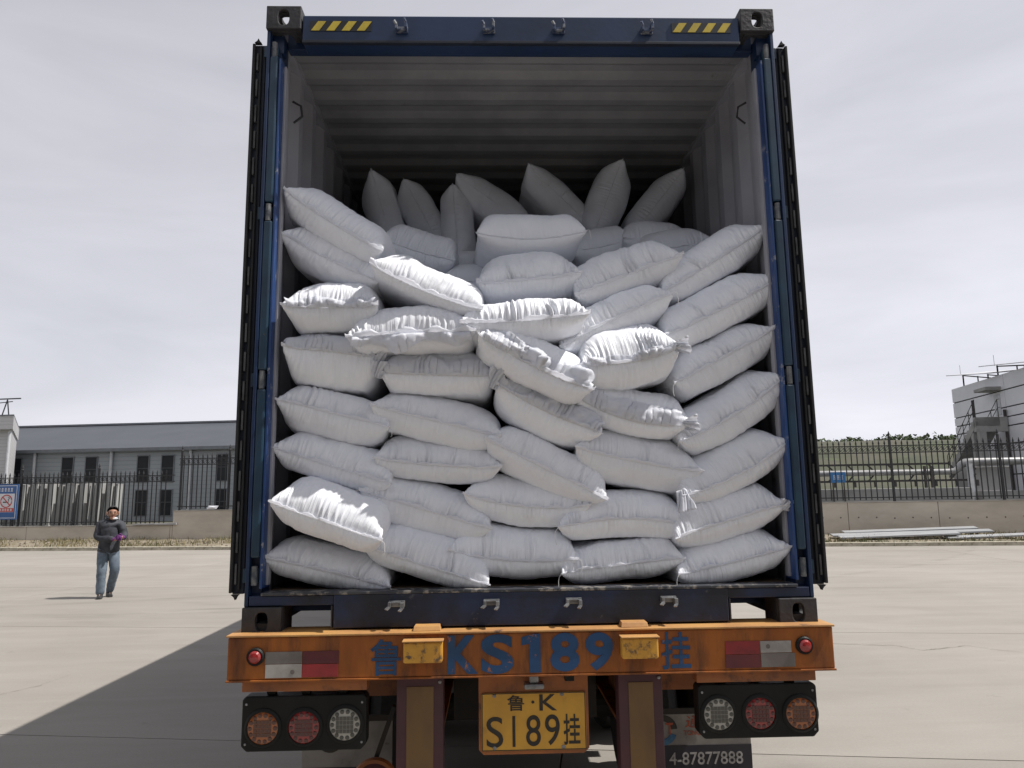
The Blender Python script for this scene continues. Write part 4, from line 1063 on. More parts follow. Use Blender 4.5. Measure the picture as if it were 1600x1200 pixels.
# ================================================================== GROUND
def concrete_slab_mat():
    mt, nt, b = new_mat('yard_concrete')
    L = nt.links
    tc = N(nt, 'ShaderNodeTexCoord'); geo = N(nt, 'ShaderNodeNewGeometry')
    pos = geo.outputs['Position']
    n1 = N(nt, 'ShaderNodeTexNoise', Scale=0.35, Detail=7.0, Roughness=0.6); L.new(pos, n1.inputs['Vector'])
    mp = N(nt, 'ShaderNodeMapping'); mp.inputs['Rotation'].default_value = (0, 0, 0.15); mp.inputs['Scale'].default_value = (0.35, 2.2, 1)
    L.new(pos, mp.inputs['Vector'])
    n2 = N(nt, 'ShaderNodeTexNoise', Scale=1.1, Detail=6.0, Roughness=0.65, Distortion=0.6); L.new(mp.outputs['Vector'], n2.inputs['Vector'])
    n3 = N(nt, 'ShaderNodeTexNoise', Scale=55.0, Detail=4.0, Roughness=0.7); L.new(pos, n3.inputs['Vector'])
    r1 = ramp(nt, n1.outputs['Fac'], 0.32, 0.70); c = mixc(nt, r1.outputs['Color'], (0.264, 0.246, 0.218), (0.314, 0.293, 0.262))
    r2 = ramp(nt, n2.outputs['Fac'], 0.40, 0.64, (0.945, 0.94, 0.935, 1), (1.03, 1.03, 1.03, 1)); c = mixc(nt, 1.0, c, r2.outputs['Color'], 'MULTIPLY')
    r3 = ramp(nt, n3.outputs['Fac'], 0.3, 0.7, (0.94, 0.94, 0.94, 1), (1.06, 1.06, 1.06, 1)); c = mixc(nt, 1.0, c, r3.outputs['Color'], 'MULTIPLY')
    n6 = N(nt, 'ShaderNodeTexNoise', Scale=2.3, Detail=8.0, Roughness=0.75); L.new(pos, n6.inputs['Vector'])
    r6 = ramp(nt, n6.outputs['Fac'], 0.62, 0.74, (1, 1, 1, 1), (0.78, 0.77, 0.76, 1)); c = mixc(nt, 1.0, c, r6.outputs['Color'], 'MULTIPLY')
    # tyre tracks swept by turning lorries: rings about a few turning points
    for (cx, cy, rad, wd, am) in ((-13.0, 30.0, 20.6, 0.20, 0.85), (-13.0, 30.0, 22.5, 0.22, 0.82), (-11.2, 29.0, 20.9, 0.13, 0.86), (-6.0, 34.0, 25.2, 0.18, 0.85), (16.0, 30.0, 22.0, 0.25, 0.94), (16.0, 30.0, 24.1, 0.25, 0.93), (-16.0, -6.0, 17.2, 0.2, 0.92), (-16.0, -6.0, 19.3, 0.2, 0.91)):
        sb = N(nt, 'ShaderNodeVectorMath', operation='DISTANCE'); sb.inputs[1].default_value = (cx, cy, 0); L.new(pos, sb.inputs[0])
        a = N(nt, 'ShaderNodeMath', operation='SUBTRACT'); a.inputs[1].default_value = rad; L.new(sb.outputs['Value'], a.inputs[0])
        w = N(nt, 'ShaderNodeMath', operation='MULTIPLY_ADD'); w.inputs[1].default_value = 0.5; L.new(n1.outputs['Fac'], w.inputs[0]); L.new(a.outputs[0], w.inputs[2])
        ab = N(nt, 'ShaderNodeMath', operation='ABSOLUTE'); 
        sh = N(nt, 'ShaderNodeMath', operation='SUBTRACT'); sh.inputs[1].default_value = 0.25; L.new(w.outputs[0], sh.inputs[0]); L.new(sh.outputs[0], ab.inputs[0])
        mr = N(nt, 'ShaderNodeMapRange', **{'From Min': 0.0, 'From Max': wd, 'To Min': am, 'To Max': 1.0}); L.new(ab.outputs[0], mr.inputs['Value'])
        # broken up along the way
        mx = N(nt, 'ShaderNodeMix'); mx.data_type = 'FLOAT'; L.new(r2.outputs['Alpha'], mx.inputs[0])
        brk = ramp(nt, n2.outputs['Fac'], 0.40, 0.58)
        L.new(brk.outputs['Color'], mx.inputs[0]); L.new(mr.outputs['Result'], mx.inputs[2]); mx.inputs[3].default_value = 1.0
        c = mixc(nt, 1.0, c, mx.outputs[0], 'MULTIPLY')
    oi = N(nt, 'ShaderNodeObjectInfo')
    mr = N(nt, 'ShaderNodeMapRange', **{'To Min': 0.955, 'To Max': 1.045}); L.new(oi.outputs['Random'], mr.inputs['Value'])
    c = mixc(nt, 1.0, c, mr.outputs['Result'], 'MULTIPLY')
    L.new(c, b.inputs['Base Color'])
    b.inputs['Roughness'].default_value = 0.82
    b.inputs['Specular IOR Level'].default_value = 0.3
    bu = N(nt, 'ShaderNodeBump', Strength=0.25, Distance=0.006); L.new(n3.outputs['Fac'], bu.inputs['Height']); L.new(bu.outputs['Normal'], b.inputs['Normal'])
    return mt
M['slab'] = concrete_slab_mat()
M['joint'] = surf('slab_joint_dirt', (0.17, 0.15, 0.125), (0.13, 0.115, 0.10), scale=3, rough=0.9)
ground = MB()
ground.face([(-900, -400, -0.018), (900, -400, -0.018), (900, 1400, -0.018), (-900, 1400, -0.018)])
ground = ground.build('ground', M['joint'])
tag(ground, kind='structure')
PV, PU, GAP = 4.56, 10.4, 0.006
slab_me = None
for iv in range(-8, 5):
    for iu in range(-5, 5):
        v0 = -20.35 + iv * PV; u0 = 3.3 + iu * PU
        if v0 + PV > -0.1: continue
        if slab_me is None:
            mb = MB(); x1, y1 = PU - GAP, PV - GAP
            mb.hexa([tuple(np.append(BU * a + BV * b_, z)) for z in (-0.05, 0.0) for a, b_ in ((GAP, GAP), (x1, GAP), (x1, y1), (GAP, y1))])
            slab_me = mb.mesh('slab')
            slab_me.materials.append(M['slab'])
        link('slab', slab_me, None, ground, loc=bw(u0, v0, 0.0))
# last strip of slabs up to the kerb
vs = -20.35 + 4 * PV
strip_me = None
for iu in range(-5, 5):
    if strip_me is None:
        mb = MB(); x1, y1 = PU - GAP, -0.13 - vs
        mb.hexa([tuple(np.append(BU * a + BV * b_, z)) for z in (-0.05, 0.0) for a, b_ in ((GAP, GAP), (x1, GAP), (x1, y1), (GAP, y1))])
        strip_me = mb.mesh('slab'); strip_me.materials.append(M['slab'])
    link('slab', strip_me, None, ground, loc=bw(3.3 + iu * PU, vs, 0.0))
# a crack wandering over the slabs on the right and one on the left
def crack(pts, w, seed):
    rg = random.Random(seed); P = []
    for (a, b_) in zip(pts, pts[1:]):
        for k in range(8):
            t = k / 8
            P.append((a[0] + (b_[0] - a[0]) * t + rg.uniform(-0.02, 0.02), a[1] + (b_[1] - a[1]) * t + rg.uniform(-0.025, 0.025)))
    P.append(pts[-1]); mb = MB(); up = []; dn = []
    for i, p in enumerate(P):
        ww = w * rg.uniform(0.3, 1.0)
        up.append(mb.bm.verts.new((p[0], p[1] + ww, 0.0042))); dn.append(mb.bm.verts.new((p[0], p[1] - ww, 0.0042)))
    for i in range(len(P) - 1): mb.bm.faces.new((dn[i], dn[i + 1], up[i + 1], up[i]))
    mb.build('crack', M['joint'], ground)
g_ = lambda x, y: tuple(gnd(x, y)[:2])
crack([g_(1304, 1006), g_(1400, 1009), g_(1440, 1016), g_(1470, 1014), g_(1511, 1009), g_(1560, 1016), g_(1640, 1024)], 0.007, 1)
crack([g_(-20, 1090), g_(60, 1072), g_(110, 1055)], 0.006, 2)
# litter specks
# ================================================================== KERB, VERGE, BOUNDARY WALL
M['kerb'] = surf('kerb_concrete', (0.50, 0.46, 0.37), (0.36, 0.33, 0.26), scale=3, rough=0.85, bump=0.2, bscale=25, wear=(0.13, 0.11, 0.075), wscale=4, wlo=0.58, whi=0.68, coord='Object', var=0.07)
M['wallc'] = surf('boundary_wall_concrete', (0.52, 0.475, 0.40), (0.37, 0.335, 0.28), scale=0.8, lo=0.35, hi=0.7, spread=(0.6, 0.6, 1.7), rough=0.88, bump=0.15, bscale=18, wear=(0.50, 0.46, 0.40), wscale=1.6, wlo=0.58, whi=0.70)
M['wallcap'] = surf('wall_cap_concrete', (0.40, 0.375, 0.33), (0.31, 0.29, 0.26), scale=2, rough=0.85, bump=0.1)
M['dirt'] = surf('verge_dirt', (0.185, 0.150, 0.105), (0.26, 0.225, 0.17), scale=1.6, rough=0.95, bump=0.5, bscale=12, wear=(0.12, 0.115, 0.055), wscale=1.3, wlo=0.52, whi=0.66)
kerb = empty('kerb', bw(0, -0.06, 0)); tag(kerb, kind='structure')
mb = MB()
mb.prism([(-0.12, -0.05), (-0.12, 0.115), (-0.10, 0.135), (0.02, 0.135), (0.02, -0.05)], lambda a, z: tuple(np.append(BV * a, z)), lambda a, z: tuple(np.append(BU * 0.992 + BV * a, z)))
kme = mb.mesh('kerb_stone'); kme.materials.append(M['kerb'])
for k in range(-40, 41):
    o = link('kerb_stone', kme, None, kerb, loc=bw(k, random.uniform(-0.012, 0.012), random.uniform(-0.012, 0.004)))
# verge
nu_, nv_ = 200, 14
co = []; U = np.linspace(-42, 42, nu_); Vv = np.linspace(-0.02, 2.8, nv_)
for v in Vv:
    for u in U:
        h = 0.085 + 0.07 * v + 0.05 * mnoise.noise((u * 0.7, v * 1.3, 3.1)) + 0.035 * mnoise.noise((u * 2.3, v * 2.6, 7.7))
        co.append(bw(u, v, h))
idx = np.arange(nu_ * nv_).reshape(nv_, nu_)
verge = link('verge', quads_mesh('verge', np.array(co), grid_faces(nv_, nu_, idx, False)), M['dirt'])
tag(verge, kind='structure')
# boundary wall: cast bays between shutter joints
WV0, WV1 = 2.6, 2.82
wall = empty('boundary_wall', bw(0, WV0, 0)); tag(wall, 'weathered low concrete wall under the black railing behind the yard', 'wall')
def bay(u0, u1, h, nm='wall_bay'):
    mb = MB()
    mb.hexa([bw(u0 + 0.008, WV0, -0.1), bw(u1 - 0.008, WV0, -0.1), bw(u1 - 0.008, WV1, -0.1), bw(u0 + 0.008, WV1, -0.1),
             bw(u0 + 0.008, WV0, h), bw(u1 - 0.008, WV0, h), bw(u1 - 0.008, WV1, h), bw(u0 + 0.008, WV1, h)], 0.012)
    o = mb.build(nm, M['wallc'], wall)
    mb = MB()
    mb.hexa([bw(u0, WV0 - 0.02, h), bw(u1, WV0 - 0.02, h), bw(u1, WV1 + 0.02, h), bw(u0, WV1 + 0.02, h),
             bw(u0, WV0 - 0.02, h + 0.035), bw(u1, WV0 - 0.02, h + 0.035), bw(u1, WV1 + 0.02, h + 0.035), bw(u0, WV1 + 0.02, h + 0.035)])
    mb.build('cap', M['wallcap'], o)
    # tie holes of the formwork
    if u0 > 5:
        for q in np.arange(u0 + 0.35, u1 - 0.1, 0.62):
            zz = h - 0.55 + random.uniform(-0.03, 0.03)
            p = Vector(bw(q, WV0 - 0.0015, zz)); a = Vector(bw(q, WV0 + 0.02, zz))
            MB().cyl(p, a, 0.028, n=10).build('tie_hole', M['tie'], o)
M['tie'] = surf('tie_hole_stain', (0.10, 0.085, 0.07), (0.07, 0.06, 0.05), scale=9, rough=0.9)
u = -42.0
while u < -13.6: bay(u, min(u + 3.15, -13.55), 0.78); u += 3.15
u = -13.55
while u < 9.4: bay(u, min(u + 3.1, 9.4), 1.36); u += 3.1
u = 9.4
while u < 40: bay(u, u + 3.1, 1.37); u += 3.1
for (px0, px1, py) in ((208, 275, 818),):
    ua, z_ = bp(px0, py, 2.5); ub, _ = bp(px1, py, 2.5)
    mb = MB(); mb.hexa([bw(ua, 2.45, 0.818), bw(ub, 2.5, 0.818), bw(ub, 2.86, 0.818), bw(ua, 2.86, 0.818), bw(ua, 2.45, 0.87), bw(ub, 2.5, 0.90), bw(ub, 2.86, 0.90), bw(ua, 2.86, 0.87)], 0.008)
    tag(mb.build('board', surf('grey_board', (0.36, 0.36, 0.36), (0.28, 0.28, 0.28), scale=3, rough=0.7)), 'grey board lying on the low wall beside the step', 'board')

# ---- iron fence
M['iron'] = surf('black_iron', (0.012, 0.013, 0.016), (0.025, 0.024, 0.026), scale=6, rough=0.55, wear=(0.06, 0.045, 0.04), wscale=10, wlo=0.64, whi=0.74)
FV = 2.71
def fence(u0, u1, zb, zt, label, posts, step=0.2):
    f = empty('iron_fence', bw((u0 + u1) / 2, FV, zb)); tag(f, label, 'fence', 'black iron railings along the wall')
    for z in (zb + 0.14, zt - 0.50, zt - 0.25):
        mb = MB(); mb.bar(bw(u0, FV, z), bw(u1, FV, z), 0.04, 0.035); mb.build('rail', M['iron'], f)
    mb = MB(); h = zt - zb - 0.06
    mb.box(-0.016, 0.016, -0.016, 0.016, 0.05, h - 0.14).lathe((0, 0, h - 0.14), (0, 0, 1), [(0.012, 0), (0.034, 0.03), (0.028, 0.06), (0.004, 0.17)], 6)
    pm_ = mb.mesh('picket'); pm_.materials.append(M['iron'])
    n = int((u1 - u0) / step)
    for k in range(1, n):
        o = link('picket', pm_, None, f, loc=bw(u0 + k * step, FV, zb))
        o.rotation_euler = (0, 0, -0.146)
    sc = MB()                                                                       # row of scrolled rings between the upper rails
    for k in range(n * 1):
        uu = u0 + (k + 0.5) * step; zc = zt - 0.375
        pts = [bw(uu + 0.075 * math.cos(a), FV, zc + 0.09 * math.sin(a)) for a in np.linspace(0, 2 * math.pi, 9)]
        sc.tube(pts, 0.010, 4)
        pts = [bw(uu - 0.09 + 0.18 * t, FV + 0.012, zc - 0.08 + 0.16 * t) for t in (0, 0.5, 1)]
        sc.tube(pts, 0.008, 4)
    tag(sc.build('scroll_band', M['iron'], f), kind='stuff')
    for uu in posts:
        mb = MB(); mb.bar(bw(uu, FV, zb), bw(uu, FV, zt + 0.05), 0.07, 0.07); mb.lathe(bw(uu, FV, zt + 0.05), (0, 0, 1), [(0.05, 0), (0.055, 0.03), (0.03, 0.08), (0.045, 0.12), (0.005, 0.24)], 8)
        mb.build('post', M['iron'], f)
pu = lambda px, py=740: bp(px, py, FV)[0]
fence(-30.0, -13.62, 0.815, 3.06, 'black iron railing on the lower wall at the left', [-28.6, -24.4, pu(35), pu(155)])
fence(-13.45, 6.9, 1.395, 3.72, 'taller black iron railing right of the wall step at the left', [-13.35, pu(358), -6.1, -1.8, 2.5])
fence(7.0, 24.0, 1.405, 3.66, 'black iron railing on the wall at the right', [7.1, pu(1394), pu(1565), 22.5])

# ---- dry grass and weeds along the verge
def tufts(name, label, n, place, h0, h1, mat, seed):
    rg = np.random.RandomState(seed); V = []; F = []
    for k in range(n):
        u, v, z = place(rg)
        c = np.array(bw(u, v, z)); a = rg.uniform(0, 6.28); h = rg.uniform(h0, h1); w = rg.uniform(0.006, 0.016)
        le = rg.normal(0, 0.35, 2) * h
        d = np.array([math.cos(a) * w, math.sin(a) * w, 0])
        m_ = c + np.array([le[0] * 0.4, le[1] * 0.4, h * 0.6]); t = c + np.array([le[0], le[1], h])
        i = len(V); V += [c - d, c + d, m_ + d * 0.8, m_ - d * 0.8, t]; F += [(i, i + 1, i + 2, i + 3), (i + 3, i + 2, i + 4)]
    me = bpy.data.meshes.new(name); me.from_pydata([tuple(p) for p in V], [], F); me.update()
    return tag(link(name, me, mat), label, 'grass', kind='stuff')
M['straw'] = surf('dry_grass', (0.20, 0.165, 0.085), (0.105, 0.10, 0.04), scale=1.5, rough=0.9)
M['weed'] = surf('weed_green', (0.065, 0.085, 0.028), (0.10, 0.105, 0.04), scale=2.5, rough=0.9)
def vh(u, v): return 0.085 + 0.07 * v + 0.05 * mnoise.noise((u * 0.7, v * 1.3, 3.1)) + 0.035 * mnoise.noise((u * 2.3, v * 2.6, 7.7))
def pl_l(rg):
    while True:
        u = rg.uniform(-26, 26); v = rg.uniform(0.05, 2.5)
        if mnoise.noise((u * 0.5, v * 0.8, 1.0)) + rg.uniform(-0.3, 0.3) > -0.05 and abs(u) > 5: return u, v, vh(u, v) - 0.01
tufts('dry_grass', 'short dry grass growing on the verge below the wall', 7000, pl_l, 0.05, 0.20, M['straw'], 3)
def pl_r(rg):
    while True:
        u = rg.uniform(9, 24); v = rg.choice([rg.uniform(0.0, 0.3), rg.uniform(0.1, 2.5)])
        if mnoise.noise((u * 0.6, v, 9.0)) + rg.uniform(-0.3, 0.3) > 0.0: return u, v, vh(u, v) - 0.01
tufts('green_weeds', 'low green weeds along the kerb at the right', 2500, pl_r, 0.03, 0.12, M['weed'], 4)
# rubble on the left verge
M['rubble'] = surf('rubble_stone', (0.30, 0.26, 0.21), (0.16, 0.13, 0.10), scale=2, rough=0.9, var=0.25)
V = []; F = []; rg = np.random.RandomState(8)
for k in range(420):
    u = rg.uniform(-25, -6) if rg.rand() < 0.75 else rg.uniform(8, 24); v = rg.uniform(0.1, 2.4); s = rg.uniform(0.015, 0.06)
    c = np.array(bw(u, v, vh(u, v) + s * 0.3)); i = len(V)
    pts = [(1, 0, 0), (0, 1, 0), (-1, 0, 0), (0, -1, 0), (0, 0, 0.8), (0, 0, -0.8)]
    V += [tuple(c + np.array(p) * s * rg.uniform(0.6, 1.3, 3)) for p in pts]
    F += [(i, i + 1, i + 4), (i + 1, i + 2, i + 4), (i + 2, i + 3, i + 4), (i + 3, i, i + 4), (i + 1, i, i + 5), (i + 2, i + 1, i + 5), (i + 3, i + 2, i + 5), (i, i + 3, i + 5)]
me = bpy.data.meshes.new('rubble'); me.from_pydata(V, [], F); me.update()
tag(link('rubble', me, M['rubble']), 'loose stones scattered on the verge', 'rubble', kind='stuff')

# ---- long metal sheets lying by the kerb at the right
M['sheet'] = surf('sheet_steel', (0.40, 0.41, 0.42), (0.30, 0.31, 0.32), scale=2, spread=(0.5, 4, 1), rough=0.5, metal=0.15, wear=(0.2, 0.18, 0.15), wscale=4, wlo=0.62, whi=0.75)
SH = [((1318, 838), (1528, 830), 1.75, 0.46, 'topmost grey metal sheet of the pile below the right wall'),
      ((1300, 842), (1552, 834), 1.35, 0.38, 'long grey metal sheet in the middle of the pile below the right wall'),
      ((1312, 845), (1500, 841), 0.95, 0.33, 'foremost grey metal sheet of the pile below the right wall'),
      ((1480, 844), (1660, 840), 0.9, 0.30, 'separate pale metal sheet right of the pile by the kerb')]
for (a, b_, v, z, lab) in SH:
    ua, _ = bp(*a, v); ub, _ = bp(*b_, v)
    zz = z - 0.03
    w = 0.34
    mb = MB(); c0 = bw(ua, v - w / 2, zz - 0.12); c1 = bw(ub, v - w / 2 + 0.1, zz); c2 = bw(ub, v + w / 2 + 0.1, zz + 0.05); c3 = bw(ua, v + w / 2, zz - 0.07)
    up = lambda p, d: (p[0], p[1], p[2] + d)
    mb.hexa([c0, c1, c2, c3, up(c0, 0.05), up(c1, 0.05), up(c2, 0.05), up(c3, 0.05)])
    nrm = lambda p, q, t: tuple(p[i] + (q[i] - p[i]) * t for i in range(3))
    sh = mb.build('metal_sheet', M['sheet']); tag(sh, lab, 'metal sheet', 'metal sheets lying below the right wall')

# ================================================================== LAND BEHIND THE WALL
M['land'] = surf('rough_ground', (0.12, 0.105, 0.075), (0.15, 0.135, 0.10), scale=0.12, rough=0.95, bump=0.3, bscale=2.0)
M['hill'] = surf('hill_grass', (0.043, 0.052, 0.024), (0.075, 0.070, 0.048), scale=0.07, lo=0.42, hi=0.60, rough=0.95, bump=0.5, bscale=0.9, wear=(0.065, 0.085, 0.03), wscale=0.16, wlo=0.56, whi=0.66, coord='Object')
nu_, nv_ = 150, 110
U = np.linspace(-160, 240, nu_); Vv = np.concatenate([np.linspace(2.83, 40, 20), np.linspace(42, 300, nv_ - 20)])
co = []
def land_h(u, v):
    t = min(max((v - 22) / 84, 0), 1); t = t * t * (3 - 2 * t)
    h = 0.62 + 9.6 * t
    h += t * 1.1 * mnoise.noise((u * 0.03, v * 0.03, 0)) + 0.45 * t * mnoise.noise((u * 0.11, v * 0.11, 4))
    return h
for v in Vv:
    for u in U: co.append(bw(u, v, land_h(u, v)))
idx = np.arange(nu_ * nv_).reshape(nv_, nu_)
hill = link('hill', quads_mesh('hill', np.array(co), grid_faces(nv_, nu_, idx, False)), M['hill']); tag(hill, kind='structure')
# far wood along the crest
M['leaf'] = surf('far_leaves', (0.045, 0.070, 0.028), (0.075, 0.095, 0.04), scale=0.5, rough=0.9)
rg = np.random.RandomState(12); V = []; F = []
for k in range(900):
    u = rg.uniform(-120, 170); v = rg.uniform(97, 112); base = land_h(u, v) - 0.3; hh = rg.uniform(0.9, 2.2) * (0.7 + 0.6 * mnoise.noise((u * 0.06, 0, 3)))
    if hh < 0.5: continue
    rr = rg.uniform(1.0, 2.4)
    for q in range(30):
        d = rg.normal(0, 1, 3); d /= np.linalg.norm(d); r_ = rg.uniform(0.55, 1.0)
        c = np.array(bw(u + d[0] * rr * r_, v + d[1] * rr * r_, base + hh * 0.5 + d[2] * hh * 0.55 * r_))
        s = rg.uniform(0.15, 0.38); a = rg.normal(0, 1, 3); a /= np.linalg.norm(a); b2 = np.cross(a, d); b2 /= (np.linalg.norm(b2) + 1e-6)
        i = len(V); V += [tuple(c - a * s), tuple(c + b2 * s * 0.7), tuple(c + a * s), tuple(c - b2 * s * 0.7)]; F.append((i, i + 1, i + 2, i + 3))
me = bpy.data.meshes.new('far_wood'); me.from_pydata(V, [], F); me.update()
tag(link('far_wood', me, M['leaf']), 'distant line of trees and scrub along the hill crest', 'wood', kind='stuff')

# ================================================================== LEFT BUILDINGS
def siding(name, c1, c2, pitch, rough=0.55, depth=0.02, axis='Z', metal=0.0):
    mt, nt, b = new_mat(name); L = nt.links
    geo = N(nt, 'ShaderNodeNewGeometry')
    w = N(nt, 'ShaderNodeTexWave', Scale=0.314 / pitch, bands_direction=axis, wave_profile='SAW'); L.new(geo.outputs['Position'], w.inputs['Vector'])
    n1 = N(nt, 'ShaderNodeTexNoise', Scale=0.6, Detail=5.0); L.new(geo.outputs['Position'], n1.inputs['Vector'])
    c = mixc(nt, ramp(nt, n1.outputs['Fac'], 0.35, 0.7).outputs['Color'], c1, c2)
    c = mixc(nt, 1.0, c, ramp(nt, w.outputs['Fac'], 0.86, 0.93, (1, 1, 1, 1), (0.72, 0.72, 0.72, 1)).outputs['Color'], 'MULTIPLY')
    L.new(c, b.inputs['Base Color']); b.inputs['Roughness'].default_value = rough; b.inputs['Metallic'].default_value = metal
    bu = N(nt, 'ShaderNodeBump', Strength=0.7, Distance=depth); L.new(w.outputs['Fac'], bu.inputs['Height']); L.new(bu.outputs['Normal'], b.inputs['Normal'])
    return mt
M['shed_wall'] = siding('shed_grey_siding', (0.32, 0.345, 0.365), (0.28, 0.30, 0.32), 0.25)
M['shed_roof'] = siding('shed_roof_sheet', (0.072, 0.078, 0.094), (0.060, 0.066, 0.080), 0.12, rough=0.5)
M['white_wall'] = siding('white_siding', (0.58, 0.58, 0.58), (0.50, 0.50, 0.51), 0.18)
M['trim_grey'] = surf('trim_grey', (0.17, 0.185, 0.20), (0.14, 0.15, 0.165), scale=3, rough=0.5)
M['trim_white'] = surf('trim_white', (0.55, 0.56, 0.58), (0.45, 0.46, 0.48), scale=3, rough=0.5)
M['glass'] = surf('dark_window_glass', (0.010, 0.012, 0.015), (0.02, 0.022, 0.026), scale=0.8, rough=0.35, spec=0.25)
M['win_frame'] = surf('window_frame_dark', (0.05, 0.055, 0.06), (0.04, 0.045, 0.05), scale=5, rough=0.5)
SV = 16.0
def uq(px, py=740, v=SV): return bp(px, py, v)[0]
shed = empty('storage_shed', bw(-20, SV, 0.6)); tag(shed, 'long grey metal shed with narrow dark windows behind the left railing', 'building')
ZE, ZR = 4.86, 7.22
def uvbox(mb, u0, u1, v0, v1, z0, z1, bev=0.0):
    return mb.hexa([bw(u0, v0, z0), bw(u1, v0, z0), bw(u1, v1, z0), bw(u0, v1, z0), bw(u0, v0, z1), bw(u1, v0, z1), bw(u1, v1, z1), bw(u0, v1, z1)], bev)
uvbox(MB(), -48, -3, SV, SV + 16, 0.3, ZE).build('wall', M['shed_wall'], shed)
roof = MB()
for s in (0, 1):
    va, vb = (SV - 0.35, SV + 8) if s == 0 else (SV + 16.35, SV + 8)
    roof.hexa([bw(-48.3, va, ZE), bw(-2.7, va, ZE), bw(-2.7, vb, ZR), bw(-48.3, vb, ZR), bw(-48.3, va, ZE + 0.12), bw(-2.7, va, ZE + 0.12), bw(-2.7, vb, ZR + 0.12), bw(-48.3, vb, ZR + 0.12)])
roof = roof.build('roof', M['shed_roof'], shed)
uvbox(MB(), -48.3, -2.7, SV + 7.75, SV + 8.25, ZR + 0.10, ZR + 0.22).build('ridge_cap', M['trim_grey'], roof)
uvbox(MB(), -48.3, -2.7, SV - 0.45, SV - 0.36, ZE - 0.06, ZE + 0.13).build('gutter', M['trim_grey'], roof)
def window(px0, px1, z0, z1):
    u0, u1 = uq(px0, 735), uq(px1, 735)
    fr = MB(); d = 0.05
    for (a, b_, c, e) in ((u0 - d, u1 + d, z1, z1 + d), (u0 - d, u1 + d, z0 - d, z0), (u0 - d, u0, z0, z1), (u1, u1 + d, z0, z1)): uvbox(fr, a, b_, SV - 0.06, SV + 0.02, c, e)
    f = fr.build('window', M['trim_grey'], shed)
    zc = z0 + (z1 - z0) * 0.52
    uvbox(MB(), u0, u1, SV - 0.03, SV - 0.012, z0, zc - 0.025).build('pane', M['glass'], f)
    uvbox(MB(), u0, u1, SV - 0.03, SV - 0.012, zc + 0.025, z1).build('pane', M['glass'], f)
    uvbox(MB(), u0, u1, SV - 0.045, SV - 0.008, zc - 0.024, zc + 0.024).build('glazing_bar', M['win_frame'], f)
for a, b_ in ((-62, -46), (-20, -4), (18, 33), (97, 114), (134, 151), (215, 232), (253, 271), (340, 356), (378, 394)):
    window(a, b_, 2.95, 4.50)
    if a > 200: window(a, b_, 0.95, 2.45)
for px in (-60, 58, 177, 300, 420):
    u = uq(px, 706)
    mb = MB(); mb.cyl(bw(u, SV - 0.15, 0.5), bw(u, SV - 0.15, ZE - 0.02), 0.085, n=10); mb.build('downpipe', M['trim_white'], shed)
# pale building end at the very left
gv = 9.0
gu = bp(16, 700, gv)[0]
gh = empty('gatehouse', bw(gu - 6, gv, 0.6)); tag(gh, 'pale building with ribbed siding and a deep eave at the left edge', 'building')
def skew(mb, u0, u1, v0, v1, z0, z1):
    k = -0.80
    return mb.hexa([bw(u0, v0, z0), bw(u1, v0, z0), bw(u1 + k * (v1 - v0), v1, z0), bw(u0, v1, z0), bw(u0, v0, z1), bw(u1, v0, z1), bw(u1 + k * (v1 - v0), v1, z1), bw(u0, v1, z1)])
skew(MB(), gu - 14, gu, gv, gv + 5.5, 0.4, 5.52).build('wall', M['white_wall'], gh)
skew(MB(), gu - 14.5, gu + 0.48, gv - 0.5, gv + 5.8, 5.521, 6.20).build('eave', M['white_wall'], gh)
skew(MB(), gu - 14.6, gu + 0.52, gv - 0.54, gv + 5.84, 6.201, 6.27).build('eave_cap', M['trim_grey'], gh)
mb = MB(); mb.cyl(bw(gu - 0.02, gv - 0.10, 0.5), bw(gu - 0.02, gv - 0.10, 5.515), 0.08, n=10); mb.build('downpipe', M['trim_white'], gh)
ra = MB(); zr = 6.27
for du in (-0.4, -2.6, -4.8):
    ra.cyl(bw(gu + du - 0.25, gv, zr), bw(gu + du, gv, zr + 0.85), 0.03, n=6); ra.cyl(bw(gu + du + 0.15, gv, zr), bw(gu + du, gv, zr + 0.85), 0.03, n=6)
ra.bar(bw(gu - 6, gv, zr + 0.86), bw(gu + 0.35, gv, zr + 0.90), 0.06, 0.06); ra.bar(bw(gu - 6, gv, zr + 0.30), bw(gu - 0.1, gv, zr + 0.75), 0.04, 0.04)
ra.build('roof_frame', M['win_frame'], gh)
M['plinth'] = surf('plinth_concrete', (0.33, 0.325, 0.315), (0.26, 0.255, 0.25), scale=0.8, rough=0.85, bump=0.1)
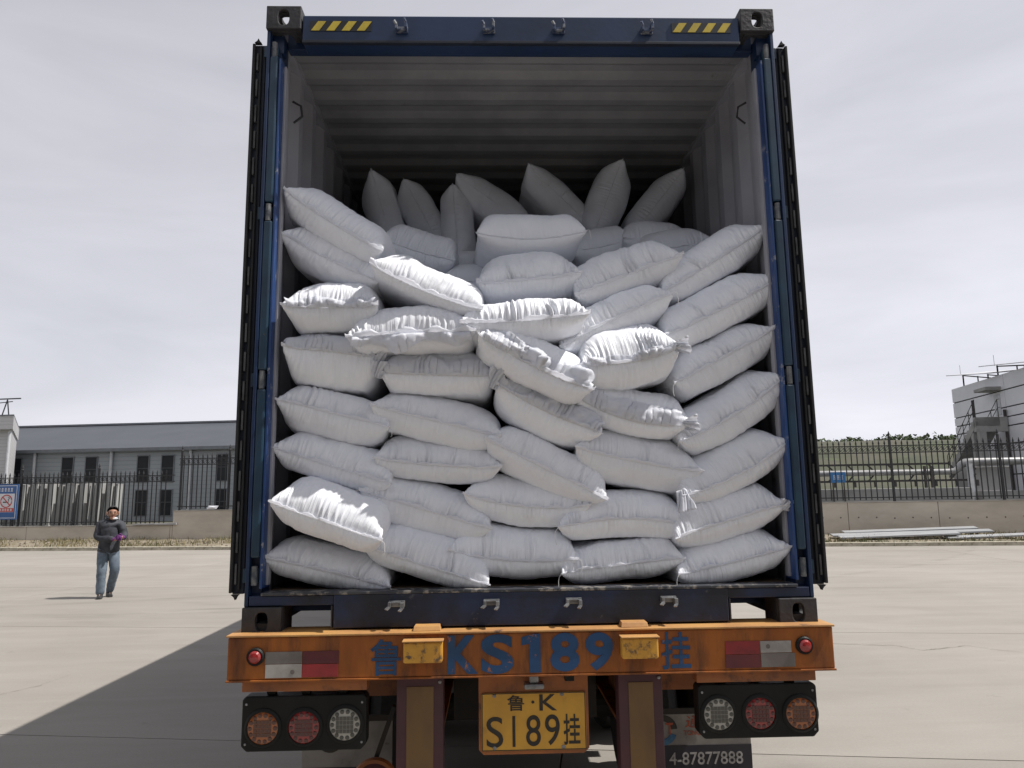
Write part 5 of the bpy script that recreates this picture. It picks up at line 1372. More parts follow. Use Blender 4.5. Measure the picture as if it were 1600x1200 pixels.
# pale panels leaning in a long row behind the railing
M['panel'] = surf('leaning_panel', (0.36, 0.36, 0.345), (0.29, 0.29, 0.28), scale=1.2, rough=0.75, spread=(1, 1, 0.3), var=0.10)
P0, P1 = bp(36, 790, 9.0)[0], bp(211, 790, 9.0)[0]
n_p = 25
for k in range(n_p):
    u = P0 + (P1 - P0) * (k + 0.5) / n_p
    w = (P1 - P0) / n_p * random.uniform(0.55, 0.80); lean = 0.10 + random.uniform(-0.03, 0.03); zt = 2.55 + random.uniform(-0.07, 0.10); dv = random.uniform(-0.22, 0.25)
    mb = MB()
    A = []
    for z, l in ((0.60, 0.0), (zt - 0.12, lean * 0.92), (zt, lean)):
        A.append([bw(u - w / 2 + l * 1.0, 7.4 + dv, z), bw(u + w / 2 + l * 1.0, 7.4 + dv, z), bw(u + w / 2 + l, 7.55 + dv + 0.25, z), bw(u - w / 2 + l, 7.55 + dv + 0.25, z)])
    for lo_, hi_ in zip(A, A[1:]): mb.hexa(lo_ + hi_)
    pn = mb.build('leaning_panel', M['panel']); MB().hexa([(x_, y_, z_ + 0.002) for x_, y_, z_ in A[-1]] + [(x_, y_, z_ + 0.10) for x_, y_, z_ in A[-1]]).build('cap', M['plinth'], pn); tag(pn, 'tall pale panel standing in the leaning row behind the left railing', 'panel', 'pale panels leaning in a row behind the left railing')
# blue notice board on the railing
M['sign_blue'] = surf('sign_blue', (0.030, 0.105, 0.30), (0.025, 0.09, 0.26), scale=3, rough=0.45)
M['sign_white'] = surf('sign_white', (0.62, 0.63, 0.66), (0.55, 0.56, 0.6), scale=3, rough=0.5)
M['sign_red'] = surf('sign_red', (0.48, 0.06, 0.05), (0.4, 0.05, 0.045), scale=3, rough=0.5)
SVs = 2.58
su1 = bp(27, 785, SVs)[0]; su0 = su1 - 2.5; sz0, sz1 = 1.10, 2.55
sg = empty('notice_board', bw((su0 + su1) / 2, SVs, sz0)); tag(sg, 'blue notice board with a no smoking symbol hung on the left railing', 'sign')
uvbox(MB(), su0, su1, SVs, SVs + 0.03, sz0, sz1).build('board', M['sign_blue'], sg)
Yf = SVs - 0.004
for (a, b_, c, d) in ((su0 + 0.05, su1 - 0.05, sz1 - 0.075, sz1 - 0.05), (su0 + 0.05, su1 - 0.05, sz0 + 0.05, sz0 + 0.075), (su1 - 0.075, su1 - 0.05, sz0 + 0.075, sz1 - 0.075), (su0 + 0.05, su0 + 0.075, sz0 + 0.075, sz1 - 0.075)):
    uvbox(MB(), a, b_, Yf, SVs - 0.0005, c, d).build('border', M['sign_white'], sg)
cu_ = su1 - 0.50; cz_ = sz0 + 0.75
uvbox(MB(), cu_ - 0.36, cu_ + 0.36, Yf, SVs - 0.0005, sz0 + 0.30, sz0 + 1.06).build('symbol_panel', M['sign_white'], sg)
uvbox(MB(), cu_ - 1.26, cu_ - 0.42, Yf, SVs - 0.0005, sz0 + 0.30, sz0 + 1.06).build('symbol_panel', M['sign_white'], sg)
uvbox(MB(), cu_ - 0.355, cu_ + 0.355, Yf - 0.004, Yf - 0.0005, sz0 + 0.31, sz0 + 0.47).build('red_band', M['sign_red'], sg)
uvbox(MB(), cu_ - 1.255, cu_ - 0.425, Yf - 0.004, Yf - 0.0005, sz0 + 0.31, sz0 + 0.47).build('red_band', M['sign_red'], sg)
ring = MB()
rin = [(cu_ + 0.25 * math.cos(a), cz_ + 0.25 * math.sin(a)) for a in np.linspace(0, 2 * math.pi, 33)]
for (a0, b0), (a1, b1) in zip(rin, rin[1:]):
    ring.bar(bw(a0, Yf - 0.006, b0), bw(a1, Yf - 0.006, b1), 0.008, 0.04)
ring.bar(bw(cu_ - 0.17, Yf - 0.007, cz_ + 0.17), bw(cu_ + 0.17, Yf - 0.007, cz_ - 0.17), 0.008, 0.04)
ring.build('prohibition_ring', M['sign_red'], sg)
cg = MB(); cg.bar(bw(cu_ - 0.15, Yf - 0.003, cz_ - 0.04), bw(cu_ + 0.10, Yf - 0.003, cz_ - 0.04), 0.004, 0.045)
cg.tube([bw(cu_ + 0.12, Yf - 0.004, cz_), bw(cu_ + 0.08, Yf - 0.004, cz_ + 0.06), bw(cu_ + 0.14, Yf - 0.004, cz_ + 0.12), bw(cu_ + 0.09, Yf - 0.004, cz_ + 0.17)], 0.014, 5)
cg.build('cigarette', M['ink'], sg)
def glyph_row(parent, u0, u1, z0, z1, n, mt, Y, nm='lettering', seed=1):
    """illegible small characters: each a little block of strokes"""
    rg = random.Random(seed); g = MB(); w = (u1 - u0) / n
    for k in range(n):
        a = u0 + w * k + w * 0.1; b_ = a + w * 0.8
        for q in range(3):
            z = z0 + (z1 - z0) * (0.12 + 0.36 * q); g.bar(bw(a + rg.uniform(0, w * 0.15), Y, z), bw(b_ - rg.uniform(0, w * 0.15), Y, z), 0.003, (z1 - z0) * 0.13)
        for q in range(2):
            x = a + (b_ - a) * (0.3 + 0.4 * q + rg.uniform(-0.1, 0.1)); g.bar(bw(x, Y - 0.001, z0), bw(x, Y - 0.001, z1), 0.003, w * 0.11, up=(1, 0, 0))
    g.build(nm, mt, parent)
glyph_row(sg, su1 - 1.35, su1 - 0.22, sz1 - 0.31, sz1 - 0.15, 8, M['sign_white'], Yf - 0.002)
glyph_row(sg, cu_ - 0.30, cu_ + 0.30, sz0 + 0.345, sz0 + 0.44, 5, M['sign_white'], Yf - 0.006, seed=2)

# ================================================================== RIGHT BACKGROUND
M['pipe'] = surf('pipe_cladding', (0.30, 0.30, 0.30), (0.23, 0.23, 0.235), scale=1.5, rough=0.45, metal=0.25, wear=(0.26, 0.25, 0.24), wscale=3, wlo=0.6, whi=0.7)
M['steel_dark'] = surf('trestle_steel', (0.035, 0.033, 0.032), (0.055, 0.045, 0.04), scale=4, rough=0.6)
QV = 14.0
pp = empty('pipeline', bw(18, QV, 0.7)); tag(pp, 'silver clad pipe on dark brackets behind the right railing', 'pipeline')
za = 2.72; zb_ = 3.20; ue = bp(1500, 735, QV)[0]
pts = [bw(8, QV, za), bw(12, QV, za), bw(16, QV, za), bw(ue - 0.6, QV, za), bw(ue - 0.25, QV, za + 0.03), bw(ue - 0.05, QV, za + 0.16), bw(ue + 0.08, QV, za + 0.34), bw(ue + 0.28, QV, zb_ - 0.03), bw(ue + 0.6, QV, zb_), bw(ue + 4, QV, zb_), bw(ue + 12, QV, zb_)]
MB().tube(pts, [0.15] * 4 + [0.16, 0.17, 0.18, 0.19, 0.19, 0.19, 0.19], 14).build('pipe_run', M['pipe'], pp, smooth=True)
MB().bar(bw(8, QV + 0.1, za + 0.42), bw(ue - 0.4, QV + 0.1, za + 0.42), 0.08, 0.10).build('beam', M['steel_dark'], pp)
MB().bar(bw(8, QV + 0.1, za - 0.42), bw(ue + 0.5, QV + 0.1, za - 0.42), 0.10, 0.10).build('beam', M['steel_dark'], pp)
uu = bp(1296, 735, QV)[0] - 3
while uu < ue + 0.5:
    t = MB(); t.bar(bw(uu, QV + 0.05, za + 0.40), bw(uu + 0.28, QV + 0.05, za + 0.10), 0.07, 0.07); t.bar(bw(uu, QV + 0.05, za - 0.40), bw(uu + 0.25, QV + 0.05, za - 0.12), 0.07, 0.07); t.bar(bw(uu + 0.3, QV + 0.05, za - 0.42), bw(uu + 0.3, QV + 0.05, za - 0.72), 0.09, 0.09)
    t.build('bracket', M['steel_dark'], pp); uu += 0.98
for px in (1442, 1452, 1512):
    u = bp(px, 740, QV)[0]; MB().bar(bw(u, QV - 0.25, 0.6), bw(u, QV - 0.25, za + 0.30 if px < 1500 else zb_ - 0.1), 0.10 if px < 1500 else 0.2, 0.10 if px < 1500 else 0.2).build('support_post', M['steel_dark'] if px < 1500 else M['trim_white'], pp)
uvbox(MB(), 8, ue + 0.2, QV - 0.6, QV + 0.5, 0.5, 1.92, 0.02).build('plinth', M['plinth'], pp)
uvbox(MB(), ue + 0.6, ue + 12, QV - 0.8, QV + 0.6, 0.5, 1.75, 0.02).build('plinth', M['plinth'], pp)
uvbox(MB(), ue + 0.75, ue + 2.6, QV + 0.4, QV + 2.4, 0.5, 2.95, 0.02).build('pump_box', M['plinth'], pp)
sgn = empty('small_sign', bw(bp(1309, 747, QV - 0.7)[0], QV - 0.7, 2.2)); tag(sgn, 'small blue sign with white characters in front of the pipe', 'sign')
sa, sz_ = bp(1297, 738, QV - 0.7); sb_, sy_ = bp(1322, 754, QV - 0.7)
uvbox(MB(), sa, sb_, QV - 0.70, QV - 0.67, sy_, sz_).build('board', surf('sign_light_blue', (0.05, 0.20, 0.46), (0.045, 0.18, 0.42), scale=3), sgn)
glyph_row(sgn, sa + 0.1, sb_ - 0.1, sy_ + 0.15, sz_ - 0.15, 3, M['sign_white'], QV - 0.704, seed=5)
for q in (sa + 0.1, sb_ - 0.1): MB().bar(bw(q, QV - 0.68, 0.6), bw(q, QV - 0.68, sy_), 0.05, 0.05).build('leg', M['steel_dark'], sgn)

# pale panelled block with an outside stair
Pf = at(1487, 608, 47.0)
ylo, yhi = 25.0, 46.0
for _ in range(50):
    ym = (ylo + yhi) / 2
    if at(1600, 573, ym)[2] > Pf[2]: yhi = ym
    else: ylo = ym
Pn = at(1600, 573, ym)
fd = (Pn - Pf)[:2]; fl_ = np.linalg.norm(fd); fd = fd / fl_; fn = np.array([-fd[1], fd[0]])
if fn[0] > 0: fn = -fn                                                               # out of the facade, towards the yard
def fp(s, o, z): q = Pf[:2] + fd * s + fn * o; return (float(q[0]), float(q[1]), float(z))
def fs(px, py, o=0.0):
    d = ray(px, py); q0 = Pf[:2] + fn * o
    t = ((q0 - CAM_C[:2]) @ fn) / (d[:2] @ fn); p = CAM_C + d * t
    return float((p[:2] - q0) @ fd), float(p[2])
def fbox(mb, s0, s1, o0, o1, z0, z1, bev=0.0):
    return mb.hexa([fp(s0, o0, z0), fp(s1, o0, z0), fp(s1, o1, z0), fp(s0, o1, z0), fp(s0, o0, z1), fp(s1, o0, z1), fp(s1, o1, z1), fp(s0, o1, z1)], bev)
blk = empty('process_building', fp(0, 0, 0.6)); tag(blk, 'pale panelled building with an outside concrete stair at the right edge', 'building')
M['bpanel'] = surf('pale_wall_panel', (0.78, 0.78, 0.81), (0.71, 0.715, 0.745), scale=0.5, rough=0.6)
M['bjoint'] = surf('panel_joint', (0.07, 0.07, 0.075), (0.06, 0.06, 0.065), scale=2, rough=0.8)
M['stair'] = surf('stair_concrete', (0.36, 0.355, 0.34), (0.28, 0.275, 0.265), scale=1.2, rough=0.85, wear=(0.12, 0.11, 0.10), wscale=2, wlo=0.62, whi=0.7)
zt = float(Pf[2]); S_end = fl_ + 7.0
fbox(MB(), 0.02, S_end, -14, -0.06, 0.3, zt - 0.02).build('core', M['bjoint'], blk)
sp = fs(1568, 600)[0]
zrow = [zt] + [fs(1600, py)[1] for py in (601, 630, 646, 661, 690, 715, 740)] + [0.5]
for (s0, s1) in ((0.0, sp - 0.02), (sp + 0.02, S_end)):
    for zu, zd in zip(zrow, zrow[1:]):
        fbox(MB(), s0, s1, -0.0595, 0.0, zd + 0.045, zu - 0.035).build('wall_panel', M['bpanel'], blk)
for zu, zd in zip(zrow, zrow[1:]):                                                   # end wall facing away to the left
    q = MB(); q.hexa([fp(-0.04, -14, zd + 0.045), fp(0.0, -14, zd + 0.045), fp(0.0, -0.0005, zd + 0.045), fp(-0.04, -0.0005, zd + 0.045), fp(-0.04, -14, zu - 0.035), fp(0.0, -14, zu - 0.035), fp(0.0, -0.0005, zu - 0.035), fp(-0.04, -0.0005, zu - 0.035)])
    q.build('wall_panel', M['bpanel'], blk)
MB().cyl(fp(sp, 0.12, fs(1572, 640)[1]), fp(sp, 0.12, 0.6), 0.09, n=8).build('downpipe', M['steel_dark'], blk)
s_d0, z_d1 = fs(1553, 618); s_d1, z_d0 = fs(1566, 648)
fbox(MB(), s_d0, s_d1, 0.0005, 0.04, z_d0, z_d1).build('door', M['trim_white'], blk)
fbox(MB(), fs(1545, 612)[0], s_d1 + 0.2, 0.0005, 0.9, z_d1 + 0.25, z_d1 + 0.45).build('door_canopy', M['stair'], blk)
st = empty('outside_stair', fp(2, 1, 0.6)); tag(st, 'concrete outside stair with landing and thin handrails on the pale building', 'staircase')
OUT = 1.9
sl0, zl = fs(1523, 652, OUT); sl1 = fs(1571, 648, 0.0)[0]
fbox(MB(), sl0, sl1, 0.05, OUT, zl - 0.9, zl, 0.02).build('landing', M['stair'], st)
fbox(MB(), sl0 + 0.0, sl0 + 0.35, OUT - 0.4, OUT - 0.02, 0.5, zl - 0.901).build('pillar', M['stair'], st)
fbox(MB(), sl1 - 0.5, sl1 - 0.15, OUT - 0.4, OUT - 0.02, 0.5, zl - 0.901).build('pillar', M['stair'], st)
zs0 = zl - 3.2; s_low = sl0 - 4.2
fl2 = MB(); fl2.hexa([fp(s_low, 0.5, zs0 - 0.35), fp(sl0, 0.5, zl - 0.55), fp(sl0, OUT, zl - 0.55), fp(s_low, OUT, zs0 - 0.35), fp(s_low, 0.5, zs0), fp(sl0, 0.5, zl - 0.02), fp(sl0, OUT, zl - 0.02), fp(s_low, OUT, zs0)])
flight = fl2.build('flight', M['stair'], st)
for k in range(14):
    t = k / 14; sa_ = s_low + (sl0 - s_low) * t; zz = zs0 + (zl - 0.02 - zs0) * t
    fbox(MB(), sa_, sa_ + (sl0 - s_low) / 14, 0.5, OUT - 0.01, zz + 0.005, zz + 0.21).build('step', M['stair'], flight)
rl_ = MB()
for o in (OUT - 0.04, 0.55):
    rl_.tube([fp(s_low, o, zs0 + 1.1), fp(sl0, o, zl + 1.05), fp(sl1 if o > 1 else sl0 + 0.3, o, zl + 1.05)], 0.02, 5)
    rl_.tube([fp(s_low, o, zs0 + 0.6), fp(sl0, o, zl + 0.55), fp(sl1 if o > 1 else sl0 + 0.3, o, zl + 0.55)], 0.02, 5)
    for k in range(6):
        t = k / 5; s_ = s_low + (sl0 - s_low) * t; z_ = zs0 + (zl - zs0) * t
        rl_.cyl(fp(s_, o, z_), fp(s_, o, z_ + 1.08), 0.025, n=5)
    if o > 1:
        for k in range(1, 4): rl_.cyl(fp(sl0 + (sl1 - sl0) * k / 3, o, zl), fp(sl0 + (sl1 - sl0) * k / 3, o, zl + 1.05), 0.025, n=5)
rl_.build('handrail', M['steel_dark'], st)
# light roof canopies standing on the parapet
for (px0, px1, pyt) in ((1497, 1562, 586), (1551, 1640, 571)):
    s0 = fs(px0, 605)[0]; s1 = fs(px1, 590)[0]; ztop = fs(px0, pyt)[1]
    cn = MB(); cn.hexa([fp(s0, 0.7, ztop - 0.03), fp(s1, 0.5, ztop - 0.75), fp(s1, -2.0, ztop - 0.55), fp(s0, -2.0, ztop + 0.17), fp(s0, 0.7, ztop + 0.02), fp(s1, 0.5, ztop - 0.70), fp(s1, -2.0, ztop - 0.50), fp(s0, -2.0, ztop + 0.22)])
    c_ = cn.build('roof_canopy', M['trim_white'], blk)
    cs = MB()
    for o in (-0.3, -1.9):
        cs.cyl(fp(s0 + 0.2, o, zt - 0.03), fp(s0 + 0.2, o, ztop), 0.05, n=6)
        cs.cyl(fp(s0 + 0.2, o, ztop - 0.05), fp(s0 + (s1 - s0) * 0.75, o, zt - 0.03), 0.04, n=6)
        cs.cyl(fp(s0 + (s1 - s0) * 0.4, o, zt - 0.03), fp(s0 + (s1 - s0) * 0.4, o, ztop - 0.4), 0.04, n=6)
    cs.cyl(fp(s0 + 0.1, -0.2, ztop), fp(s0 + 0.1, -0.2, ztop + 0.7), 0.012, n=5)
    cs.build('strut', M['steel_dark'], c_)
# white scrap on the wall step
ua, z_ = bp(332, 792, FV - 0.1)
sc = MB()
rg = np.random.RandomState(3)
ring_ = [sc.bm.verts.new(bw(ua + rg.uniform(-0.28, 0.28), FV - 0.12 + rg.uniform(-0.08, 0.06), 1.41 + rg.uniform(0, 0.16))) for k in range(14)]
bmesh.ops.convex_hull(sc.bm, input=ring_)
tag(sc.build('plastic_scrap', M['sign_white']), 'crumpled white scrap lying on the wall below the taller railing', 'scrap')
# ================================================================== ADDED UNSEEN FRONT BEHIND THE CAMERA, BLOCKS LOW SKY LIGHT
wh = empty('sky_block_front', (0, -12.6, 0)); tag(wh, 'unseen grey building front added behind the camera to block sky light', 'building')
box('wall', M['shed_wall'], wh, -22, 22, -18, -12.6, 0.0, 7.4)
box('shade_canopy', M['trim_grey'], wh, -22, 22, -12.599, -10.0, 4.9, 5.1)  # added overhang, out of view, to darken the light reaching the container
for x in (-15, -5, 5, 15):
    box('shade_canopy_post', M['trim_grey'], wh, x - 0.12, x + 0.12, -10.4, -10.16, 0.0, 4.899)
for x in (-9, 0, 9):
    box('added_dock_door', M['win_frame'], wh, x - 2.2, x + 2.2, -12.599, -12.55, 0.02, 4.4)

# ================================================================== PERSON
M['skin'] = surf('skin', (0.36, 0.19, 0.125), (0.30, 0.15, 0.10), scale=12, rough=0.5)
M['hair'] = surf('black_hair', (0.012, 0.011, 0.011), (0.02, 0.018, 0.017), scale=40, rough=0.6)
M['jacket'] = surf('charcoal_jacket', (0.044, 0.048, 0.060), (0.024, 0.026, 0.032), scale=7, rough=0.75, bump=0.5, bscale=16)
M['jeans'] = surf('blue_jeans', (0.15, 0.19, 0.235), (0.06, 0.08, 0.11), scale=5, lo=0.4, hi=0.66, rough=0.8, bump=0.4, bscale=18)
M['shoe'] = surf('dark_shoes', (0.022, 0.022, 0.024), (0.035, 0.033, 0.032), scale=14, rough=0.6)
M['glove'] = surf('purple_glove', (0.16, 0.03, 0.19), (0.11, 0.02, 0.14), scale=14, rough=0.7)
M['mask'] = surf('white_mask', (0.7, 0.72, 0.75), (0.62, 0.64, 0.68), scale=20, rough=0.8)
PF = gnd(160, 934)
PF = np.array([PF[0] + 0.05, PF[1], 0.0])
to_cam = (CAM_C - PF); to_cam[2] = 0; to_cam /= np.linalg.norm(to_cam)
rt_ = np.array([-to_cam[1], to_cam[0], 0])                                           # to the right in the picture
if rt_ @ CAM_A[0] < 0: rt_ = -rt_
def PP(r, f, z): q = PF + rt_ * r + to_cam * f; return (float(q[0]), float(q[1]), float(z))
man = empty('person', PP(0, 0, 0))
tag(man, 'person in dark padded jacket, jeans and purple gloves walking across the yard', 'person')
def skinned(name, verts, edges, radii, mat, parent, root=0, sub=2):
    me = bpy.data.meshes.new(name); q = origin_of(parent)
    me.from_pydata([(v[0] - q[0], v[1] - q[1], v[2] - q[2]) for v in verts], edges, []); me.update()
    ob = bpy.data.objects.new(name, me); col.objects.link(ob)
    sk = ob.modifiers.new('skin', 'SKIN'); sk.use_smooth_shade = True; sk.branch_smoothing = 0.4
    for i, r in enumerate(radii):
        d = me.skin_vertices[0].data[i]; d.radius = r if isinstance(r, tuple) else (r, r); d.use_root = (i == root)
    ss = ob.modifiers.new('sub', 'SUBSURF'); ss.levels = sub; ss.render_levels = sub
    bpy.context.view_layer.update()
    dg = bpy.context.evaluated_depsgraph_get()
    m2 = bpy.data.meshes.new_from_object(ob.evaluated_get(dg)); m2.name = name
    bpy.data.objects.remove(ob); bpy.data.meshes.remove(me)
    m2.materials.clear(); m2.polygons.foreach_set('use_smooth', [True] * len(m2.polygons))
    return link(name, m2, mat, parent)
J = dict(pel=(0.0, 0.0, 0.90), bel=(0.0, 0.02, 1.05), che=(0.01, 0.03, 1.24), nb=(0.015, 0.03, 1.385), nk=(0.02, 0.045, 1.44), hd=(0.03, 0.085, 1.53), tp=(0.03, 0.075, 1.605),
         sl=(-0.150, 0.02, 1.335), el=(-0.205, 0.04, 1.085), wl=(0.06, 0.225, 1.045), hl=(0.14, 0.255, 1.065),
         sr=(0.165, 0.03, 1.335), er=(0.245, 0.07, 1.115), wr=(0.235, 0.235, 1.085), hr=(0.180, 0.275, 1.095),
         pl=(-0.085, 0.0, 0.86), kl=(-0.085, 0.085, 0.485), al=(-0.085, 0.055, 0.095), tl=(-0.10, 0.20, 0.035),
         pr=(0.085, 0.0, 0.86), kr=(0.125, 0.07, 0.485), ar=(0.055, -0.20, 0.13), tr_=(0.075, -0.075, 0.035))
K = list(J); JI = {k: i for i, k in enumerate(K)}
E_ = [('pel', 'bel'), ('bel', 'che'), ('che', 'nb'), ('nb', 'nk'), ('nk', 'hd'), ('hd', 'tp'), ('nb', 'sl'), ('sl', 'el'), ('el', 'wl'), ('wl', 'hl'), ('nb', 'sr'), ('sr', 'er'), ('er', 'wr'), ('wr', 'hr'),
      ('pel', 'pl'), ('pl', 'kl'), ('kl', 'al'), ('al', 'tl'), ('pel', 'pr'), ('pr', 'kr'), ('kr', 'ar'), ('ar', 'tr_')]
RB = dict(pel=(0.13, 0.10), bel=(0.125, 0.095), che=(0.14, 0.10), nb=0.07, nk=0.052, hd=(0.092, 0.108), tp=(0.072, 0.084), sl=0.055, el=0.042, wl=0.030, hl=0.034, sr=0.055, er=0.042, wr=0.030, hr=0.034,
          pl=0.085, kl=0.056, al=0.018, tl=0.010, pr=0.085, kr=0.056, ar=0.018, tr_=0.010)
body = skinned('body', [PP(*J[k]) for k in K], [(JI[a], JI[b]) for a, b in E_], [RB[k] for k in K], M['skin'], man)
# face: nose, brow, mouth, eyes, ears set on the head
hc = J['hd']
def blob(name, c, r, mat, parent, n=10):
    c = tuple(hc[i] + (c[i] - hc[i]) * 1.18 for i in range(3)); r = tuple(q * 1.18 for q in r)
    mb = MB(); bmesh.ops.create_uvsphere(mb.bm, u_segments=n, v_segments=n, radius=1.0)
    for v in mb.bm.verts:
        p = v.co; q = PP(c[0] + p.x * r[0], c[1] + p.y * r[1], c[2] + p.z * r[2]); v.co = q
    return mb.build(name, mat, parent, smooth=True)
blob('nose', (hc[0] + 0.004, hc[1] + 0.093, hc[2] - 0.012), (0.013, 0.020, 0.022), M['skin'], body)
for sx in (-1, 1):
    blob('eye', (hc[0] + sx * 0.031, hc[1] + 0.078, hc[2] + 0.010), (0.014, 0.010, 0.006), M['hair'], body)
    blob('eyebrow', (hc[0] + sx * 0.031, hc[1] + 0.082, hc[2] + 0.026), (0.018, 0.008, 0.0045), M['hair'], body)
    blob('ear', (hc[0] + sx * 0.080, hc[1] + 0.0, hc[2] - 0.005), (0.012, 0.020, 0.030), M['skin'], body)
blob('mouth', (hc[0] + 0.002, hc[1] + 0.084, hc[2] - 0.052), (0.022, 0.008, 0.006), surf('lips', (0.22, 0.08, 0.065), (0.2, 0.07, 0.06)), body)
blob('chin', (hc[0] + 0.002, hc[1] + 0.055, hc[2] - 0.078), (0.040, 0.035, 0.028), M['skin'], body)
# hair: cap over the crown and back
mb = MB(); bmesh.ops.create_uvsphere(mb.bm, u_segments=22, v_segments=16, radius=1.0)
kill = []
for v in mb.bm.verts:
    p = v.co.copy()
    if p.z < -0.28 + max(0, p.y + 0.1) * 1.25 + 0.12 * mnoise.noise((p.x * 5, 1.0, p.z * 5)) and not (p.y < -0.1 and p.z > -0.55): kill.append(v)
    r_ = 1.0 + 0.05 * mnoise.noise((p.x * 4, p.y * 4, p.z * 4))
    v.co = PP(hc[0] + p.x * 0.098 * r_, hc[1] - 0.016 + p.y * 0.110 * r_, hc[2] + 0.030 + p.z * 0.106 * r_)
bmesh.ops.delete(mb.bm, geom=kill, context='VERTS')
hair = mb.build('hair', M['hair'], man, smooth=True)
so = hair.modifiers.new('thickness', 'SOLIDIFY'); so.thickness = 0.003; so.offset = -1
# mask pulled under the chin
mb = MB(); bmesh.ops.create_uvsphere(mb.bm, u_segments=16, v_segments=10, radius=1.0)
kill = []
for v in mb.bm.verts:
    p = v.co.copy()
    if p.y < -0.1: kill.append(v)
    v.co = PP(hc[0] + 0.022 + p.x * 0.070, hc[1] + 0.030 + p.y * 0.078, hc[2] - 0.100 + p.z * 0.026)
bmesh.ops.delete(mb.bm, geom=kill, context='VERTS')
mb.build('face_mask', M['mask'], man, smooth=True)
# jacket
jk = dict(pel=(0.0, 0.01, 0.80), bel=J['bel'], che=J['che'], nb=(0.015, 0.025, 1.40), sl=J['sl'], el=J['el'], wl=(0.085, 0.232, 1.052), sr=J['sr'], er=J['er'], wr=(0.226, 0.240, 1.088), col_=(0.02, 0.035, 1.435))
JK = list(jk); ji = {k: i for i, k in enumerate(JK)}
jr = dict(pel=(0.205, 0.165), bel=(0.205, 0.160), che=(0.215, 0.155), nb=(0.150, 0.110), col_=(0.088, 0.088), sl=0.090, el=0.082, wl=0.056, sr=0.090, er=0.080, wr=0.056)
jk_o = skinned('jacket', [PP(*jk[k]) for k in JK], [(ji[a], ji[b]) for a, b in (('pel', 'bel'), ('bel', 'che'), ('che', 'nb'), ('nb', 'col_'), ('nb', 'sl'), ('sl', 'el'), ('el', 'wl'), ('nb', 'sr'), ('sr', 'er'), ('er', 'wr'))], [jr[k] for k in JK], M['jacket'], man, root=1)
def rumple(o, amp, sc):
    for v in o.data.vertices:
        n = v.normal; p = v.co * sc
        v.co = v.co + n * amp * (mnoise.noise((p.x, p.y, p.z * 1.7)) + 0.5 * mnoise.noise((p.x * 2.3, p.y * 2.3, p.z * 4)))
rumple(jk_o, 0.014, 14.0)
MB().bar(PP(0.02, 0.172, 0.86), PP(0.02, 0.165, 1.36), 0.005, 0.006).build('zip', M['ink'], jk_o)
MB().tube([PP(-0.075, 0.06, 1.47), PP(-0.05, 0.12, 1.44), PP(0.02, 0.135, 1.42), PP(0.09, 0.12, 1.44), PP(0.11, 0.06, 1.47)], 0.022, 8).build('collar', M['jacket'], jk_o, smooth=True)
# jeans
jn = dict(pel=(0.0, 0.0, 0.96), pl=(-0.080, 0.0, 0.83), tl0=(-0.087, 0.045, 0.66), kl=J['kl'], cl=(-0.087, 0.07, 0.29), al=(-0.087, 0.055, 0.035), pr=(0.080, 0.0, 0.83), tr0=(0.105, 0.04, 0.66), kr=J['kr'], cr=(0.095, -0.06, 0.30), ar=(0.057, -0.198, 0.055))
JN = list(jn); ni = {k: i for i, k in enumerate(JN)}
nr = dict(pel=(0.150, 0.120), pl=0.118, tl0=0.104, kl=0.090, cl=0.084, al=0.076, pr=0.118, tr0=0.104, kr=0.088, cr=0.080, ar=0.070)
jn_o = skinned('jeans', [PP(*jn[k]) for k in JN], [(ni[a], ni[b]) for a, b in (('pel', 'pl'), ('pl', 'tl0'), ('tl0', 'kl'), ('kl', 'cl'), ('cl', 'al'), ('pel', 'pr'), ('pr', 'tr0'), ('tr0', 'kr'), ('kr', 'cr'), ('cr', 'ar'))], [nr[k] for k in JN], M['jeans'], man)
rumple(jn_o, 0.008, 13.0)
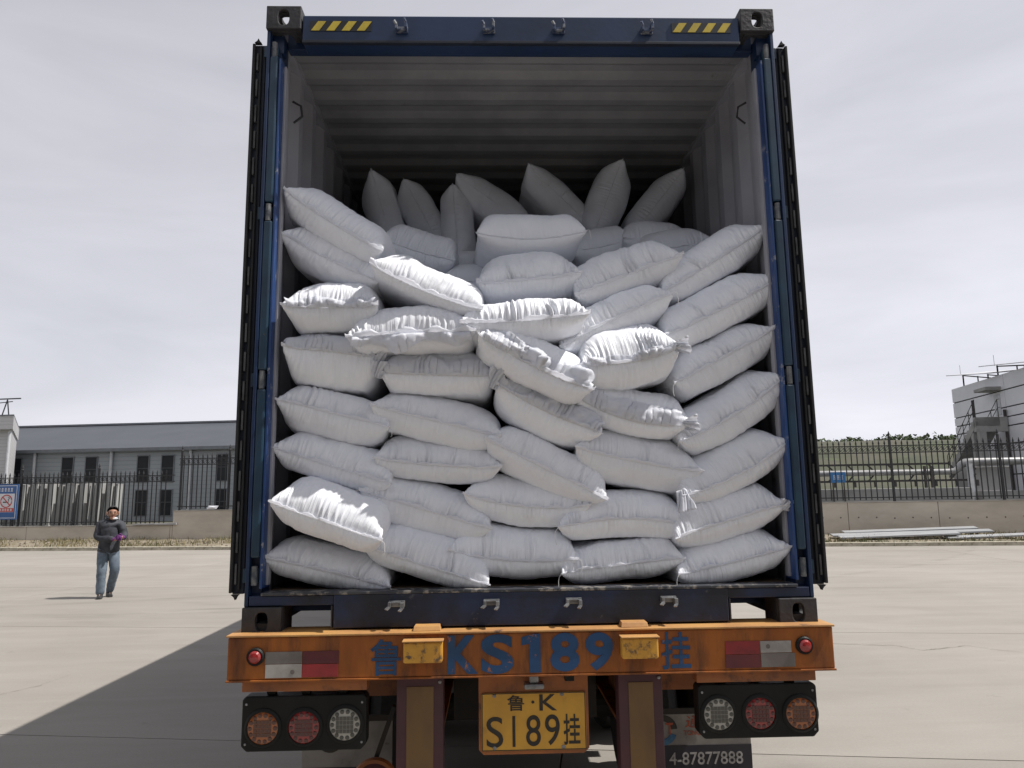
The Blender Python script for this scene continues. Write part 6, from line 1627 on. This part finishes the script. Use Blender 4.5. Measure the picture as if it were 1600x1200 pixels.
# shoes
def shoe(a, t):
    a = np.array(a); t = np.array(t); d = t - a; d[2] = 0; d /= np.linalg.norm(d); mb = MB()
    side = np.array([-d[1], d[0], 0])
    prof = [(-0.075, 0.030, 0.075), (-0.05, 0.042, 0.125), (0.02, 0.044, 0.115), (0.09, 0.046, 0.062), (0.15, 0.044, 0.050), (0.185, 0.028, 0.038)]
    rings = []
    z0 = 0.004
    for s, w, h in prof:
        c = a + d * s
        rings.append([mb.bm.verts.new((c[0] + side[0] * x, c[1] + side[1] * x, z0 + z + (0.03 if False else 0))) for x, z in ((-w, 0.0), (-w, h * 0.55), (-w * 0.55, h), (w * 0.55, h), (w, h * 0.55), (w, 0.0))])
    for A, B in zip(rings, rings[1:]):
        for k in range(6): mb.bm.faces.new((A[k], A[(k + 1) % 6], B[(k + 1) % 6], B[k]))
    mb.bm.faces.new(rings[0][::-1]); mb.bm.faces.new(rings[-1])
    mb.build('shoe', M['shoe'], man, smooth=True)
shoe(PP(*J['al']), PP(*J['tl'])); shoe(PP(*J['ar']), PP(*J['tr_']))
# gloved hands closed on one another: palm and five fingers each
def hand(w, h, curl_dir, thumb_up):
    w = np.array(w); h = np.array(h); d = h - w; d /= np.linalg.norm(d)
    up = np.array([0, 0, 1.0]); side = np.cross(d, up); side /= np.linalg.norm(side); up = np.cross(side, d)
    V = [w - d * 0.03, w + d * 0.04, w + d * 0.085]; Ed = [(0, 1), (1, 2)]; Rr = [(0.042, 0.042), (0.042, 0.030), (0.040, 0.026)]
    for q, ln in zip((-1.5, -0.5, 0.5, 1.5), (0.058, 0.070, 0.074, 0.066)):
        b0 = w + d * 0.10 + up * q * 0.019; i = len(V)
        V += [b0, b0 + d * ln * 0.45 + curl_dir * ln * 0.18, b0 + d * ln * 0.65 + curl_dir * ln * 0.62, b0 + d * ln * 0.55 + curl_dir * ln * 0.95]
        Ed += [(2, i), (i, i + 1), (i + 1, i + 2), (i + 2, i + 3)]; Rr += [(0.0105, 0.0105)] * 3 + [(0.009, 0.009)]
    i = len(V); b0 = w + d * 0.045 + up * thumb_up * 0.032
    V += [b0, b0 + d * 0.03 + up * thumb_up * 0.024, b0 + d * 0.062 + up * thumb_up * 0.026 + curl_dir * 0.015]
    Ed += [(1, i), (i, i + 1), (i + 1, i + 2)]; Rr += [(0.0125, 0.0125), (0.0115, 0.0115), (0.010, 0.010)]
    skinned('glove', V, Ed, Rr, M['glove'], man, root=1, sub=2)
hand(PP(*J['wl']), PP(*J['hl']), to_cam * 0.9 + np.array([0, 0, -0.3]), 1)
hand(PP(*J['wr']), PP(*J['hr']), -to_cam * 0.9 + np.array([0, 0, -0.2]), 1)
